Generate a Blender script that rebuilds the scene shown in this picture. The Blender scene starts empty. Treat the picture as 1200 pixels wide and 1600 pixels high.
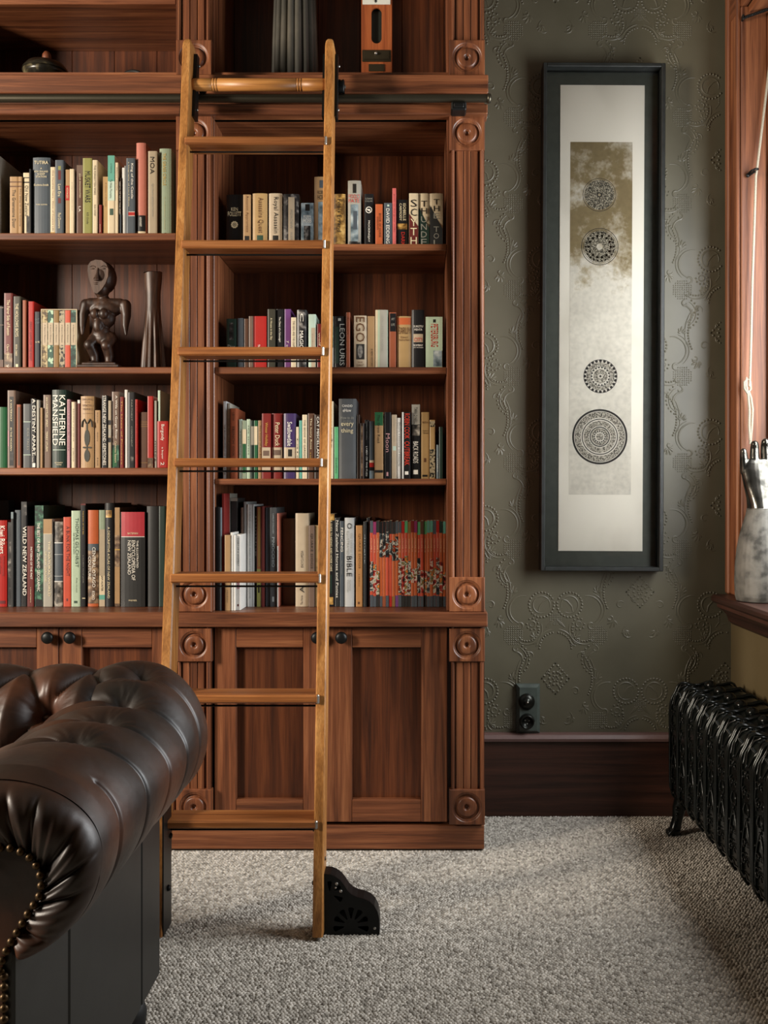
import bpy, math, random
import numpy as np
from mathutils import Vector, Matrix, noise

random.seed(7)
np.random.seed(7)
SC = bpy.context.scene
COL = SC.collection
PI = math.pi

# ------------------------------------------------------------------ camera, light, exposure
FPX = 1555.0            # focal length in pixels of the 1200 x 1600 frame
VX, VY = 654.0, 775.0   # vanishing point of the depth direction
H = 1.1327              # eye height
cam_d = bpy.data.cameras.new('camera')
cam_d.sensor_fit = 'AUTO'
cam_d.sensor_width = 36.0
cam_d.lens = 36.0 * FPX / 1600.0
cam_d.shift_x = -(VX - 600.0) / 1600.0
cam_d.shift_y = -(800.0 - VY) / 1600.0
cam_d.clip_start = 0.05
cam = bpy.data.objects.new('camera', cam_d)
cam.location = (0, 0, H)
cam.rotation_euler = (PI / 2, 0, 0)
COL.objects.link(cam)
SC.camera = cam

SC.view_settings.view_transform = 'Standard'
SC.view_settings.look = 'None'
SC.view_settings.gamma = 1.0
SC.view_settings.use_curve_mapping = False
SC.view_settings.exposure = 0.12

world = bpy.data.worlds.new('world')
SC.world = world
world.use_nodes = True
world.node_tree.nodes['Background'].inputs[0].default_value = (0.75, 0.85, 1.0, 1)
world.node_tree.nodes['Background'].inputs[1].default_value = 0.25


def area(name, loc, aim, sx, sy, power, color):
    d = bpy.data.lights.new(name, 'AREA')
    d.shape = 'RECTANGLE'
    d.size, d.size_y = sx, sy
    d.energy = power
    d.color = color
    o = bpy.data.objects.new(name, d)
    o.location = loc
    v = Vector(aim) - Vector(loc)
    o.rotation_euler = v.to_track_quat('-Z', 'Y').to_euler()
    COL.objects.link(o)
    return o


# daylight standing in the two windows of the room
area('daylight_right_window', (1.333, 2.66, 1.55), (-1.0, 2.72, 1.42), 0.95, 1.4, 57, (0.96, 0.985, 1.0))
area('daylight_left_window', (-3.42, 0.90, 1.98), (-0.4, 3.2, 1.8), 0.5, 1.25, 205, (1.0, 0.88, 0.74))


# ------------------------------------------------------------------ coordinates
def PX(px, Y):
    return (px - VX) * Y / FPX


def PZ(py, Y):
    return H + (VY - py) * Y / FPX


# ------------------------------------------------------------------ materials
def lin(c):
    if isinstance(c, str):
        c = [int(c[i:i + 2], 16) / 255 for i in (0, 2, 4)]
    return tuple((x / 12.92 if x <= 0.04045 else ((x + 0.055) / 1.055) ** 2.4) for x in c) + (1,)


MATS = {}


def new_mat(name):
    m = bpy.data.materials.new(name)
    m.use_nodes = True
    nt = m.node_tree
    return m, nt, nt.nodes['Principled BSDF']


def muted(c, k=0.84):
    r, g, b = [int(c[i:i + 2], 16) for i in (0, 2, 4)]
    y = 0.35 * r + 0.5 * g + 0.15 * b
    return '%02x%02x%02x' % tuple(int(y + (v - y) * k) for v in (r, g, b))


def plain(name, col, rough=0.5, metal=0.0, var=0.12, scale=40.0, spec=0.5, bump=0.0):
    """one colour with a little procedural variation"""
    key = ('plain', name)
    if key in MATS:
        return MATS[key]
    m, nt, b = new_mat(name)
    N, L = nt.nodes, nt.links
    tc = N.new('ShaderNodeTexCoord')
    nz = N.new('ShaderNodeTexNoise')
    nz.inputs['Scale'].default_value = scale
    nz.inputs['Detail'].default_value = 4
    L.new(tc.outputs['Object'], nz.inputs['Vector'])
    mix = N.new('ShaderNodeMix')
    mix.data_type = 'RGBA'
    c = lin(col)
    mix.inputs[6].default_value = tuple(x * (1 - var) for x in c[:3]) + (1,)
    mix.inputs[7].default_value = tuple(min(1, x * (1 + var)) for x in c[:3]) + (1,)
    L.new(nz.outputs['Fac'], mix.inputs[0])
    L.new(mix.outputs[2], b.inputs['Base Color'])
    b.inputs['Roughness'].default_value = rough
    b.inputs['Metallic'].default_value = metal
    b.inputs['Specular IOR Level'].default_value = spec
    if bump:
        bp = N.new('ShaderNodeBump')
        bp.inputs['Strength'].default_value = bump
        bp.inputs['Distance'].default_value = 0.002
        L.new(nz.outputs['Fac'], bp.inputs['Height'])
        L.new(bp.outputs[0], b.inputs['Normal'])
    MATS[key] = m
    return m


def ramp(nt, stops):
    r = nt.nodes.new('ShaderNodeValToRGB')
    e = r.color_ramp.elements
    while len(e) < len(stops):
        e.new(0.5)
    for i, (p, c) in enumerate(stops):
        e[i].position = p
        e[i].color = lin(c) if isinstance(c, str) else c
    return r


def wood(name, cols, axis, rough=0.38, fine=44.0, along=1.6, bump=0.15):
    m, nt, b = new_mat(name)
    N, L = nt.nodes, nt.links
    tc = N.new('ShaderNodeTexCoord')
    oi = N.new('ShaderNodeObjectInfo')
    mul = N.new('ShaderNodeVectorMath')
    mul.operation = 'SCALE'
    mul.inputs[0].default_value = (13.0, 7.0, 19.0)
    L.new(oi.outputs['Random'], mul.inputs['Scale'])
    add = N.new('ShaderNodeVectorMath')
    add.operation = 'ADD'
    L.new(tc.outputs['Object'], add.inputs[0])
    L.new(mul.outputs[0], add.inputs[1])
    mp = N.new('ShaderNodeMapping')
    mp.inputs['Scale'].default_value = tuple(along if a == axis else fine for a in 'xyz')
    L.new(add.outputs[0], mp.inputs['Vector'])
    n1 = N.new('ShaderNodeTexNoise')
    n1.inputs['Scale'].default_value = 1.0
    n1.inputs['Detail'].default_value = 6
    n1.inputs['Roughness'].default_value = 0.6
    n1.inputs['Distortion'].default_value = 0.6
    L.new(mp.outputs[0], n1.inputs['Vector'])
    mp2 = N.new('ShaderNodeMapping')
    mp2.inputs['Scale'].default_value = tuple(along * 6 if a == axis else fine * 14 for a in 'xyz')
    L.new(add.outputs[0], mp2.inputs['Vector'])
    n2 = N.new('ShaderNodeTexNoise')
    n2.inputs['Scale'].default_value = 1.0
    n2.inputs['Detail'].default_value = 3
    L.new(mp2.outputs[0], n2.inputs['Vector'])
    r = ramp(nt, [(0.30, cols[0]), (0.5, cols[1]), (0.72, cols[2])])
    L.new(n1.outputs['Fac'], r.inputs[0])
    r2 = ramp(nt, [(0.35, (0.62, 0.58, 0.55, 1)), (0.6, (1, 1, 1, 1))])
    L.new(n2.outputs['Fac'], r2.inputs[0])
    mx = N.new('ShaderNodeMix')
    mx.data_type = 'RGBA'
    mx.blend_type = 'MULTIPLY'
    mx.inputs[0].default_value = 0.8
    L.new(r.outputs[0], mx.inputs[6])
    L.new(r2.outputs[0], mx.inputs[7])
    # each board a little lighter or darker
    hv = N.new('ShaderNodeHueSaturation')
    mr = N.new('ShaderNodeMapRange')
    mr.inputs[3].default_value = 0.85
    mr.inputs[4].default_value = 1.15
    L.new(oi.outputs['Random'], mr.inputs[0])
    L.new(mr.outputs[0], hv.inputs['Value'])
    L.new(mx.outputs[2], hv.inputs['Color'])
    L.new(hv.outputs[0], b.inputs['Base Color'])
    b.inputs['Roughness'].default_value = rough
    bp = N.new('ShaderNodeBump')
    bp.inputs['Strength'].default_value = bump
    bp.inputs['Distance'].default_value = 0.001
    L.new(n2.outputs['Fac'], bp.inputs['Height'])
    L.new(bp.outputs[0], b.inputs['Normal'])
    return m


RED = ('452618', '75452b', '96613f')
W = {a: wood('red_brown_timber_' + a, RED, a) for a in 'xyz'}
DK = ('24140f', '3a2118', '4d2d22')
RED_SHADE = ('2f160b', '522a15', '6d3c20')
W_SHADE = {a: wood('inner_red_brown_timber_' + a, RED_SHADE, a, fine=44.0) for a in 'xyz'}  # same timber with shade painted into its colour, for back boards and door panels
WD = {a: wood('dark_stained_timber_' + a, DK, a, rough=0.42) for a in 'xyz'}
OAK = ('764c25', 'ad763d', 'cd9a5c')
WO = {a: wood('oak_' + a, OAK, a, rough=0.4, fine=34, along=1.2) for a in 'xyz'}
WTR = wood('oak_tread', ('6b3d1c', '9a6032', 'ba804a'), 'x', rough=0.4, fine=34, along=1.2)
WT = {a: wood('window_timber_' + a, ('4c2714', '7d4a2c', '9c6540'), a, rough=0.55) for a in 'xyz'}
WC = wood('dark_carved_wood', ('1d120d', '38241a', '5a4030'), 'z', rough=0.45, fine=40, along=6)
IRON = plain('black_iron', '1a1b1b', 0.42, 0.6, 0.2)
STEEL = plain('dull_steel', 'b0aca4', 0.35, 0.9, 0.1)
BLACKM = plain('matt_black_paint', '0c0c0c', 0.6)
PIPE = plain('dark_bronze_pipe', '4d493e', 0.36, 0.85, 0.1)


def noise_mat(name, stops, scale=8.0, detail=6, rough=0.5, metal=0.0, stretch=(1, 1, 1), bump=0.0, dist=0.0):
    m, nt, b = new_mat(name)
    N, L = nt.nodes, nt.links
    tc = N.new('ShaderNodeTexCoord')
    mp = N.new('ShaderNodeMapping')
    mp.inputs['Scale'].default_value = stretch
    oi = N.new('ShaderNodeObjectInfo')
    mul = N.new('ShaderNodeVectorMath')
    mul.operation = 'SCALE'
    mul.inputs[0].default_value = (17.0, 5.0, 11.0)
    L.new(oi.outputs['Random'], mul.inputs['Scale'])
    add = N.new('ShaderNodeVectorMath')
    add.operation = 'ADD'
    L.new(tc.outputs['Object'], add.inputs[0])
    L.new(mul.outputs[0], add.inputs[1])
    L.new(add.outputs[0], mp.inputs[0])
    nz = N.new('ShaderNodeTexNoise')
    nz.inputs['Scale'].default_value = scale
    nz.inputs['Detail'].default_value = detail
    nz.inputs['Distortion'].default_value = dist
    L.new(mp.outputs[0], nz.inputs['Vector'])
    r = ramp(nt, stops)
    L.new(nz.outputs['Fac'], r.inputs[0])
    L.new(r.outputs[0], b.inputs['Base Color'])
    b.inputs['Roughness'].default_value = rough
    b.inputs['Metallic'].default_value = metal
    if bump:
        bp = N.new('ShaderNodeBump')
        bp.inputs['Strength'].default_value = bump
        bp.inputs['Distance'].default_value = 0.002
        L.new(nz.outputs['Fac'], bp.inputs['Height'])
        L.new(bp.outputs[0], b.inputs['Normal'])
    return m


# ------------------------------------------------------------------ mesh builder
ORG = {}


class MB:
    def __init__(s):
        s.V, s.F, s.S, s.n = [], [], [], 0

    def add(s, verts, faces, smooth=False):
        o = s.n
        s.V.extend(tuple(map(float, v)) for v in verts)
        s.n += len(verts)
        s.F.extend(tuple(i + o for i in f) for f in faces)
        s.S.extend([smooth] * len(faces))

    def box(s, x0, x1, y0, y1, z0, z1, b=0.0):
        lo, hi = (min(x0, x1), min(y0, y1), min(z0, z1)), (max(x0, x1), max(y0, y1), max(z0, z1))
        b = min(b, *(0.45 * (h - l) for l, h in zip(lo, hi)))
        c = [(l + h) / 2 for l, h in zip(lo, hi)]
        if b <= 1e-6:
            vs = [(hi[0] if i & 1 else lo[0], hi[1] if i & 2 else lo[1], hi[2] if i & 4 else lo[2]) for i in range(8)]
            s.add(vs, [(0, 2, 3, 1), (4, 5, 7, 6), (0, 1, 5, 4), (2, 6, 7, 3), (0, 4, 6, 2), (1, 3, 7, 5)])
            return
        vs, ix = [], {}
        for k in range(8):
            sg = [(k >> a) & 1 for a in range(3)]
            for ax in range(3):
                p = []
                for a in range(3):
                    e = hi[a] if sg[a] else lo[a]
                    if a != ax:
                        e += -b if sg[a] else b
                    p.append(e)
                ix[(k, ax)] = len(vs)
                vs.append(p)
        fs = []
        for ax in range(3):
            o1, o2 = [a for a in range(3) if a != ax]
            for sd in (0, 1):
                q = []
                for (i, j) in ((0, 0), (1, 0), (1, 1), (0, 1)):
                    q.append(ix[((sd << ax) | (i << o1) | (j << o2), ax)])
                fs.append(q)
        for a in range(3):
            for bb in range(a + 1, 3):
                t = 3 - a - bb
                for i in (0, 1):
                    for j in (0, 1):
                        k0 = (i << a) | (j << bb)
                        k1 = k0 | (1 << t)
                        fs.append([ix[(k0, a)], ix[(k1, a)], ix[(k1, bb)], ix[(k0, bb)]])
        for k in range(8):
            fs.append([ix[(k, 0)], ix[(k, 1)], ix[(k, 2)]])
        out = []
        for f in fs:
            p = [Vector(vs[i]) for i in f]
            nrm = (p[1] - p[0]).cross(p[2] - p[0])
            ce = sum(p, Vector()) / len(p) - Vector(c)
            out.append(f if nrm.dot(ce) > 0 else f[::-1])
        s.add(vs, out)

    def hexa(s, p):
        """eight corners, ordered like the bits x=1, y=2, z=4"""
        s.add(p, [(0, 2, 3, 1), (4, 5, 7, 6), (0, 1, 5, 4), (2, 6, 7, 3), (0, 4, 6, 2), (1, 3, 7, 5)])

    def prism(s, poly, axis, a, b, smooth=False):
        n = len(poly)
        def mk(p, t):
            return {'x': (t, p[0], p[1]), 'y': (p[0], t, p[1]), 'z': (p[0], p[1], t)}[axis]
        vs = [mk(p, a) for p in poly] + [mk(p, b) for p in poly]
        fs = [tuple(range(n))[::-1], tuple(range(n, 2 * n))]
        s.add(vs, fs)
        vs2 = vs
        s.add(vs2, [(i, (i + 1) % n, n + (i + 1) % n, n + i) for i in range(n)], smooth)

    def tube(s, pts, r, n=8, caps=True, closed=False):
        pts = [Vector(p) for p in pts]
        rr = r if isinstance(r, (list, tuple)) else [r] * len(pts)
        vs, up = [], None
        m = len(pts)
        for i, p in enumerate(pts):
            a = pts[(i - 1) % m] if (closed or i > 0) else p
            c = pts[(i + 1) % m] if (closed or i < m - 1) else p
            t = (c - a).normalized()
            if up is None:
                up = t.orthogonal().normalized()
            up = (up - t * up.dot(t))
            up = up.normalized() if up.length > 1e-6 else t.orthogonal().normalized()
            w = t.cross(up)
            for k in range(n):
                th = 2 * PI * k / n
                vs.append(p + (up * math.cos(th) + w * math.sin(th)) * rr[i])
        fs = []
        for i in range(m if closed else m - 1):
            j = (i + 1) % m
            for k in range(n):
                k2 = (k + 1) % n
                fs.append((i * n + k, i * n + k2, j * n + k2, j * n + k))
        s.add(vs, fs, True)
        if caps and not closed:
            s.add(vs[:n], [tuple(range(n))[::-1]])
            s.add(vs[-n:], [tuple(range(n))])

    def lathe(s, prof, c, axis='z', n=32, smooth=True):
        """prof: list of (radius, height along the axis)"""
        vs = []
        for (r, h) in prof:
            for k in range(n):
                a = 2 * PI * k / n
                u, w = r * math.cos(a), r * math.sin(a)
                d = {'z': (u, w, h), 'y': (u, h, w), 'x': (h, u, w)}[axis]
                vs.append((c[0] + d[0], c[1] + d[1], c[2] + d[2]))
        fs = []
        for i in range(len(prof) - 1):
            for k in range(n):
                k2 = (k + 1) % n
                fs.append((i * n + k, i * n + k2, (i + 1) * n + k2, (i + 1) * n + k))
        s.add(vs, fs, smooth)
        if prof[0][0] > 1e-5:
            s.add(vs[:n], [tuple(range(n))[::-1]])
        if prof[-1][0] > 1e-5:
            s.add(vs[-n:], [tuple(range(n))])

    def ell(s, c, r, nu=16, nv=10, rz=0.0):
        vs = []
        ca, sa = math.cos(rz), math.sin(rz)
        for j in range(nv + 1):
            t = PI * j / nv
            for i in range(nu):
                a = 2 * PI * i / nu
                x, y, z = r[0] * math.sin(t) * math.cos(a), r[1] * math.sin(t) * math.sin(a), r[2] * math.cos(t)
                vs.append((c[0] + x * ca - y * sa, c[1] + x * sa + y * ca, c[2] + z))
        fs = []
        for j in range(nv):
            for i in range(nu):
                i2 = (i + 1) % nu
                fs.append((j * nu + i, (j + 1) * nu + i, (j + 1) * nu + i2, j * nu + i2))
        s.add(vs, fs, True)

    def limb(s, p0, p1, r0, r1, n=12):
        s.tube([p0, p1], [r0, r1], n)
        s.ell(p0, (r0,) * 3, 12, 8)
        s.ell(p1, (r1,) * 3, 12, 8)

    def grid(s, P, smooth=True, flip=False):
        P = np.asarray(P)
        nu, nv = P.shape[:2]
        fs = []
        for i in range(nu - 1):
            for j in range(nv - 1):
                q = (i * nv + j, (i + 1) * nv + j, (i + 1) * nv + j + 1, i * nv + j + 1)
                fs.append(q[::-1] if flip else q)
        s.add(P.reshape(-1, 3).tolist(), fs, smooth)

    def mesh(s, name, off=(0, 0, 0)):
        me = bpy.data.meshes.new(name)
        ox, oy, oz = off
        me.from_pydata([(x - ox, y - oy, z - oz) for x, y, z in s.V], [], s.F)
        me.polygons.foreach_set('use_smooth', s.S)
        me.update()
        return me

    def build(s, name, mat, parent=None, loc=None):
        """link as ONE object; vertices are given in world space"""
        org = ORG[parent] if parent is not None else Vector(loc or (0, 0, 0))
        me = s.mesh(name, org)
        me.materials.append(mat)
        o = bpy.data.objects.new(name, me)
        COL.objects.link(o)
        if parent is not None:
            o.parent = parent
        else:
            o.location = org
        ORG[o] = org
        return o


def tag(o, label, cat, group=None):
    o['label'] = label
    o['category'] = cat
    if group:
        o['group'] = group
    return o


def thing(name, label, cat, loc, group=None):
    o = bpy.data.objects.new(name, None)
    o.empty_display_size = 0.05
    COL.objects.link(o)
    o.location = loc
    ORG[o] = Vector(loc)
    return tag(o, label, cat, group)


def struct(o):
    o['kind'] = 'structure'
    return o


def B(name, mat, parent, *box, b=0.0, loc=None):
    m = MB()
    m.box(*box, b=b)
    return m.build(name, mat, parent, loc)


def plate_with_holes(outer, holes, depth):
    """flat plate in the local XY plane, cut by holes, returned as verts and faces (thickness along local Z)"""
    cu = bpy.data.curves.new('plate', 'CURVE')
    cu.dimensions = '2D'
    cu.fill_mode = 'BOTH'
    cu.extrude = depth / 2
    for poly in [outer] + list(holes):
        sp = cu.splines.new('POLY')
        sp.points.add(len(poly) - 1)
        for q, (x, y) in zip(sp.points, poly):
            q.co = (x, y, 0, 1)
        sp.use_cyclic_u = True
    ob = bpy.data.objects.new('plate', cu)
    me = bpy.data.meshes.new_from_object(ob)
    vs = [tuple(v.co) for v in me.vertices]
    fs = [tuple(p.vertices) for p in me.polygons]
    bpy.data.objects.remove(ob)
    bpy.data.meshes.remove(me)
    bpy.data.curves.remove(cu)
    return vs, fs


TEXT = {}


def text_geo(st):
    if st not in TEXT:
        cu = bpy.data.curves.new('text', 'FONT')
        cu.body = st
        cu.size = 1.0
        cu.resolution_u = 2
        ob = bpy.data.objects.new('text', cu)
        me = bpy.data.meshes.new_from_object(ob)
        v = np.array([tuple(q.co) for q in me.vertices]) if len(me.vertices) else np.zeros((0, 3))
        f = [tuple(p.vertices) for p in me.polygons]
        bpy.data.objects.remove(ob)
        bpy.data.meshes.remove(me)
        bpy.data.curves.remove(cu)
        if len(v):
            lo, hi = v.min(0), v.max(0)
            v = (v - lo) / np.maximum(hi - lo, 1e-6)
        TEXT[st] = (v, f)
    return TEXT[st]

# ================================================================== the room
YW = 3.537          # back wall
XR = 1.11           # right wall
XL, YR, ZC = -3.5, -2.5, 3.15

WALLP = noise_mat('olive_wallpaper_paint', [(0.3, '4e4a3b'), (0.7, '595546')], scale=5, rough=0.42)
PLAINW = noise_mat('plain_olive_wall_paint', [(0.3, '574a2e'), (0.7, '62553a')], scale=4, rough=0.6)
CEIL = plain('ceiling_paint', '5f5a4f', 0.8)
DARKW = noise_mat('dark_olive_wall_paint', [(0.3, '3b3524'), (0.7, '463f2c')], scale=4, rough=0.6)
FLOOR = plain('carpet_backing', '8b857b', 0.95)

m = MB(); m.box(XL, 1.5, YR, YW + 0.1, -0.06, 0.0)
floor = struct(m.build('floor', FLOOR))
m = MB(); m.box(XL, 1.5, YR, YW + 0.1, ZC, ZC + 0.06)
struct(m.build('ceiling', CEIL))
m = MB(); m.box(XL - 0.1, 1.5, YW, YW + 0.1, 0.0, ZC)
wall_back = struct(m.build('wall_back', WALLP))
# left wall, with an opening for its window
m = MB()
m.box(XL - 0.1, XL, YR, 0.45, 0, ZC); m.box(XL - 0.1, XL, 1.35, YW, 0, ZC)
m.box(XL - 0.1, XL, 0.45, 1.35, 0, 1.25); m.box(XL - 0.1, XL, 0.45, 1.35, 2.75, ZC)
struct(m.build('wall_left', DARKW))
m = MB(); m.box(XL - 0.1, 1.5, YR - 0.1, YR, 0, ZC)
struct(m.build('wall_rear', DARKW))
fr = MB()
for a in ((0.45, 0.52, 1.25, 2.75), (1.28, 1.35, 1.25, 2.75), (0.52, 1.28, 1.25, 1.32), (0.52, 1.28, 2.68, 2.75), (0.52, 1.28, 1.98, 2.02)):
    fr.box(XL - 0.07, XL - 0.02, a[0], a[1], a[2], a[3], b=0.006)
win2 = struct(fr.build('window_2', WT['z']))
# right wall with the window opening
WY0, WY1, WZ0, WZ1 = 1.42, 3.37, 0.76, 2.78
m = MB()
m.box(XR, 1.4, WY1, YW, 0, ZC)
m.box(XR, 1.4, YR, WY0, 0, ZC)
m.box(XR, 1.4, WY0, WY1, 0, WZ0)
m.box(XR, 1.4, WY0, WY1, WZ1, ZC)
struct(m.build('wall_right', PLAINW))

# ---- window 1: casing, jamb, sill, apron, sashes, panes
def clear_pane(name):
    m, nt, b = new_mat(name)
    N, L = nt.nodes, nt.links
    tr = N.new('ShaderNodeBsdfTransparent'); gl = N.new('ShaderNodeBsdfGlossy'); gl.inputs['Roughness'].default_value = 0.03
    fr = N.new('ShaderNodeFresnel'); fr.inputs['IOR'].default_value = 1.35
    mx = N.new('ShaderNodeMixShader')
    L.new(fr.outputs[0], mx.inputs[0]); L.new(tr.outputs[0], mx.inputs[1]); L.new(gl.outputs[0], mx.inputs[2])
    L.new(mx.outputs[0], nt.nodes['Material Output'].inputs['Surface'])
    return m
GLASS = clear_pane('window_glass')
win = MB()
win.box(1.335, 1.365, WY0, WY0 + 0.06, WZ0 + 0.03, WZ1, b=0.004)
win.box(1.335, 1.365, WY1 - 0.075, WY1 - 0.03, WZ0 + 0.03, WZ1, b=0.004)
win.box(1.335, 1.365, WY0, WY1 - 0.03, WZ0 + 0.03, WZ0 + 0.10, b=0.004)
win.box(1.335, 1.365, WY0, WY1 - 0.03, WZ1 - 0.06, WZ1, b=0.004)
win.box(1.335, 1.365, WY0, WY1 - 0.03, 1.73, 1.78, b=0.004)
win1 = struct(win.build('window_1', WT['z']))
for z0, z1 in ((WZ0 + 0.10, 1.73), (1.78, WZ1 - 0.06)):
    B('pane', GLASS, win1, 1.347, 1.353, WY0 + 0.06, WY1 - 0.075, z0, z1)
# far jamb, seen face on, with the stop and the sash channel beside it
B('jamb', WT['z'], win1, 1.085, 1.172, 3.345, WY1, 0.79, WZ1, b=0.003)
B('sash_stop', WT['z'], win1, 1.172, 1.195, 3.325, WY1, 0.79, WZ1, b=0.004)
B('jamb', WT['z'], win1, 1.195, 1.335, 3.345, WY1, 0.79, WZ1, b=0.003)
B('jamb', WT['z'], win1, XR, 1.335, WY0, WY0 + 0.025, 0.79, WZ1)
B('head', WT['y'], win1, XR, 1.335, WY0, WY1, WZ1 - 0.025, WZ1)
cs = MB()   # moulded casing on the wall: stepped profile
cs.box(1.088, XR, 3.365, 3.497, 0.79, 2.95, b=0.004)
cs.box(1.076, XR, 3.467, 3.499, 0.79, 2.95, b=0.006)
cs.tube([(1.080, 3.362, 0.79), (1.080, 3.362, 2.95)], 0.009, 10)
cs.tube([(1.086, 3.395, 0.79), (1.086, 3.395, 2.95)], 0.005, 8)
cs.build('casing', WT['z'], win1)
cs = MB(); cs.box(1.085, XR, WY0 - 0.13, WY0 + 0.005, 0.79, 2.95, b=0.005); cs.build('casing', WT['z'], win1)
cs = MB(); cs.box(1.085, XR, WY0 - 0.13, 3.5, WZ1, WZ1 + 0.14, b=0.005); cs.build('casing', WT['y'], win1)
B('sill', WD['y'], win1, 1.021, 1.345, WY0 - 0.15, 3.483, 0.762, 0.790, b=0.008)
ap = MB()
ap.prism([(XR, 0.762), (1.036, 0.762), (1.036, 0.748), (1.058, 0.734), (1.070, 0.72), (1.076, 0.70), (1.090, 0.688), (XR, 0.684)], 'y', WY0 - 0.12, 3.455)
ap.build('apron', WD['y'], win1)

# ---- baseboards
def baseboard(name, mk):
    m = MB(); mk(m)
    return struct(m.build(name, WD['x']))
bb_ = baseboard('baseboard_back', lambda m: m.box(0.2125, XR, 3.514, YW, 0.0, 0.268, b=0.003))
cp = MB(); cp.prism([(3.502, 0.268), (3.500, 0.278), (3.508, 0.290), (3.520, 0.2935), (YW, 0.2935), (YW, 0.268)], 'x', 0.2125, XR)
cp.build('cap_moulding', plain('worn_purple_brown_timber', '5e4540', 0.5), bb_)
baseboard('baseboard_right', lambda m: m.box(1.088, XR, WY0 - 1.5, 3.512, 0, 0.28, b=0.003))

# ---- carpet of looped pile: one dense mesh of tufts
def carpet():
    pitch = 0.0092
    xs = np.arange(-1.55, 1.10, pitch)
    ys = np.arange(1.62, 3.512, pitch * 0.82)
    X, Y = np.meshgrid(xs, ys)
    X = X + (np.arange(len(ys)) % 2)[:, None] * pitch * 0.5
    X, Y = X.ravel(), Y.ravel()
    keep = ~((Y > 3.172) & (X < 0.21))
    keep &= ~((X < -0.62) & (Y > 1.35) & (Y < 2.05))
    keep &= X < 1.092
    X, Y = X[keep], Y[keep]
    n = len(X)
    X = X + np.random.normal(0, 0.0010, n)
    Y = Y + np.random.normal(0, 0.0010, n)
    hgt = np.random.uniform(0.0032, 0.0058, n)
    ln = np.random.uniform(0.0044, 0.0060, n)
    wd = np.random.uniform(0.0030, 0.0042, n)
    an = 0.75 + np.random.normal(0, 0.22, n)
    k = 6
    a = np.arange(k) * 2 * PI / k
    rings = [(1.0, 0.0), (0.78, 0.72)]
    V = np.zeros((n, 2 * k + 1, 3))
    for ri, (rr, hh) in enumerate(rings):
        u = np.cos(a)[None, :] * ln[:, None] * rr
        w = np.sin(a)[None, :] * wd[:, None] * rr
        V[:, ri * k:(ri + 1) * k, 0] = X[:, None] + u * np.cos(an)[:, None] - w * np.sin(an)[:, None]
        V[:, ri * k:(ri + 1) * k, 1] = Y[:, None] + u * np.sin(an)[:, None] + w * np.cos(an)[:, None]
        V[:, ri * k:(ri + 1) * k, 2] = (hh * hgt)[:, None]
    V[:, 2 * k, 0], V[:, 2 * k, 1], V[:, 2 * k, 2] = X, Y, hgt
    quads = np.array([[i, (i + 1) % k, k + (i + 1) % k, k + i] for i in range(k)])
    tris = np.array([[k + i, k + (i + 1) % k, 2 * k] for i in range(k)])
    base = (np.arange(n) * (2 * k + 1))[:, None, None]
    Q = (quads[None] + base).reshape(n, -1)
    T = (tris[None] + base).reshape(n, -1)
    loops = np.concatenate([Q, T], 1).ravel().astype(np.int32)
    sizes = np.tile(np.array([4] * k + [3] * k), n)
    starts = np.concatenate([[0], np.cumsum(sizes)[:-1]]).astype(np.int32)
    me = bpy.data.meshes.new('carpet_pile')
    me.vertices.add(n * (2 * k + 1))
    me.vertices.foreach_set('co', V.astype(np.float32).ravel())
    me.loops.add(len(loops))
    me.loops.foreach_set('vertex_index', loops)
    me.polygons.add(len(sizes))
    me.polygons.foreach_set('loop_start', starts)
    me.polygons.foreach_set('use_smooth', np.ones(len(sizes), dtype=bool))
    me.update(calc_edges=True)
    at = me.attributes.new('yarn', 'FLOAT', 'POINT')
    val = np.repeat(np.random.uniform(0, 1, n), 2 * k + 1).astype(np.float32)
    at.data.foreach_set('value', val)
    m, nt, b = new_mat('wool_loop_pile')
    ai = nt.nodes.new('ShaderNodeAttribute')
    ai.attribute_name = 'yarn'
    r = ramp(nt, [(0.0, '857f76'), (0.3, 'aca69c'), (0.8, 'c6c0b6'), (1.0, 'dcd6cc')])
    nt.links.new(ai.outputs['Fac'], r.inputs[0])
    nt.links.new(r.outputs[0], b.inputs['Base Color'])
    b.inputs['Roughness'].default_value = 0.95
    b.inputs['Specular IOR Level'].default_value = 0.1
    me.materials.append(m)
    o = bpy.data.objects.new('carpet_pile', me)
    COL.objects.link(o)
    o.parent = floor
    o['kind'] = 'stuff'


carpet()

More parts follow.
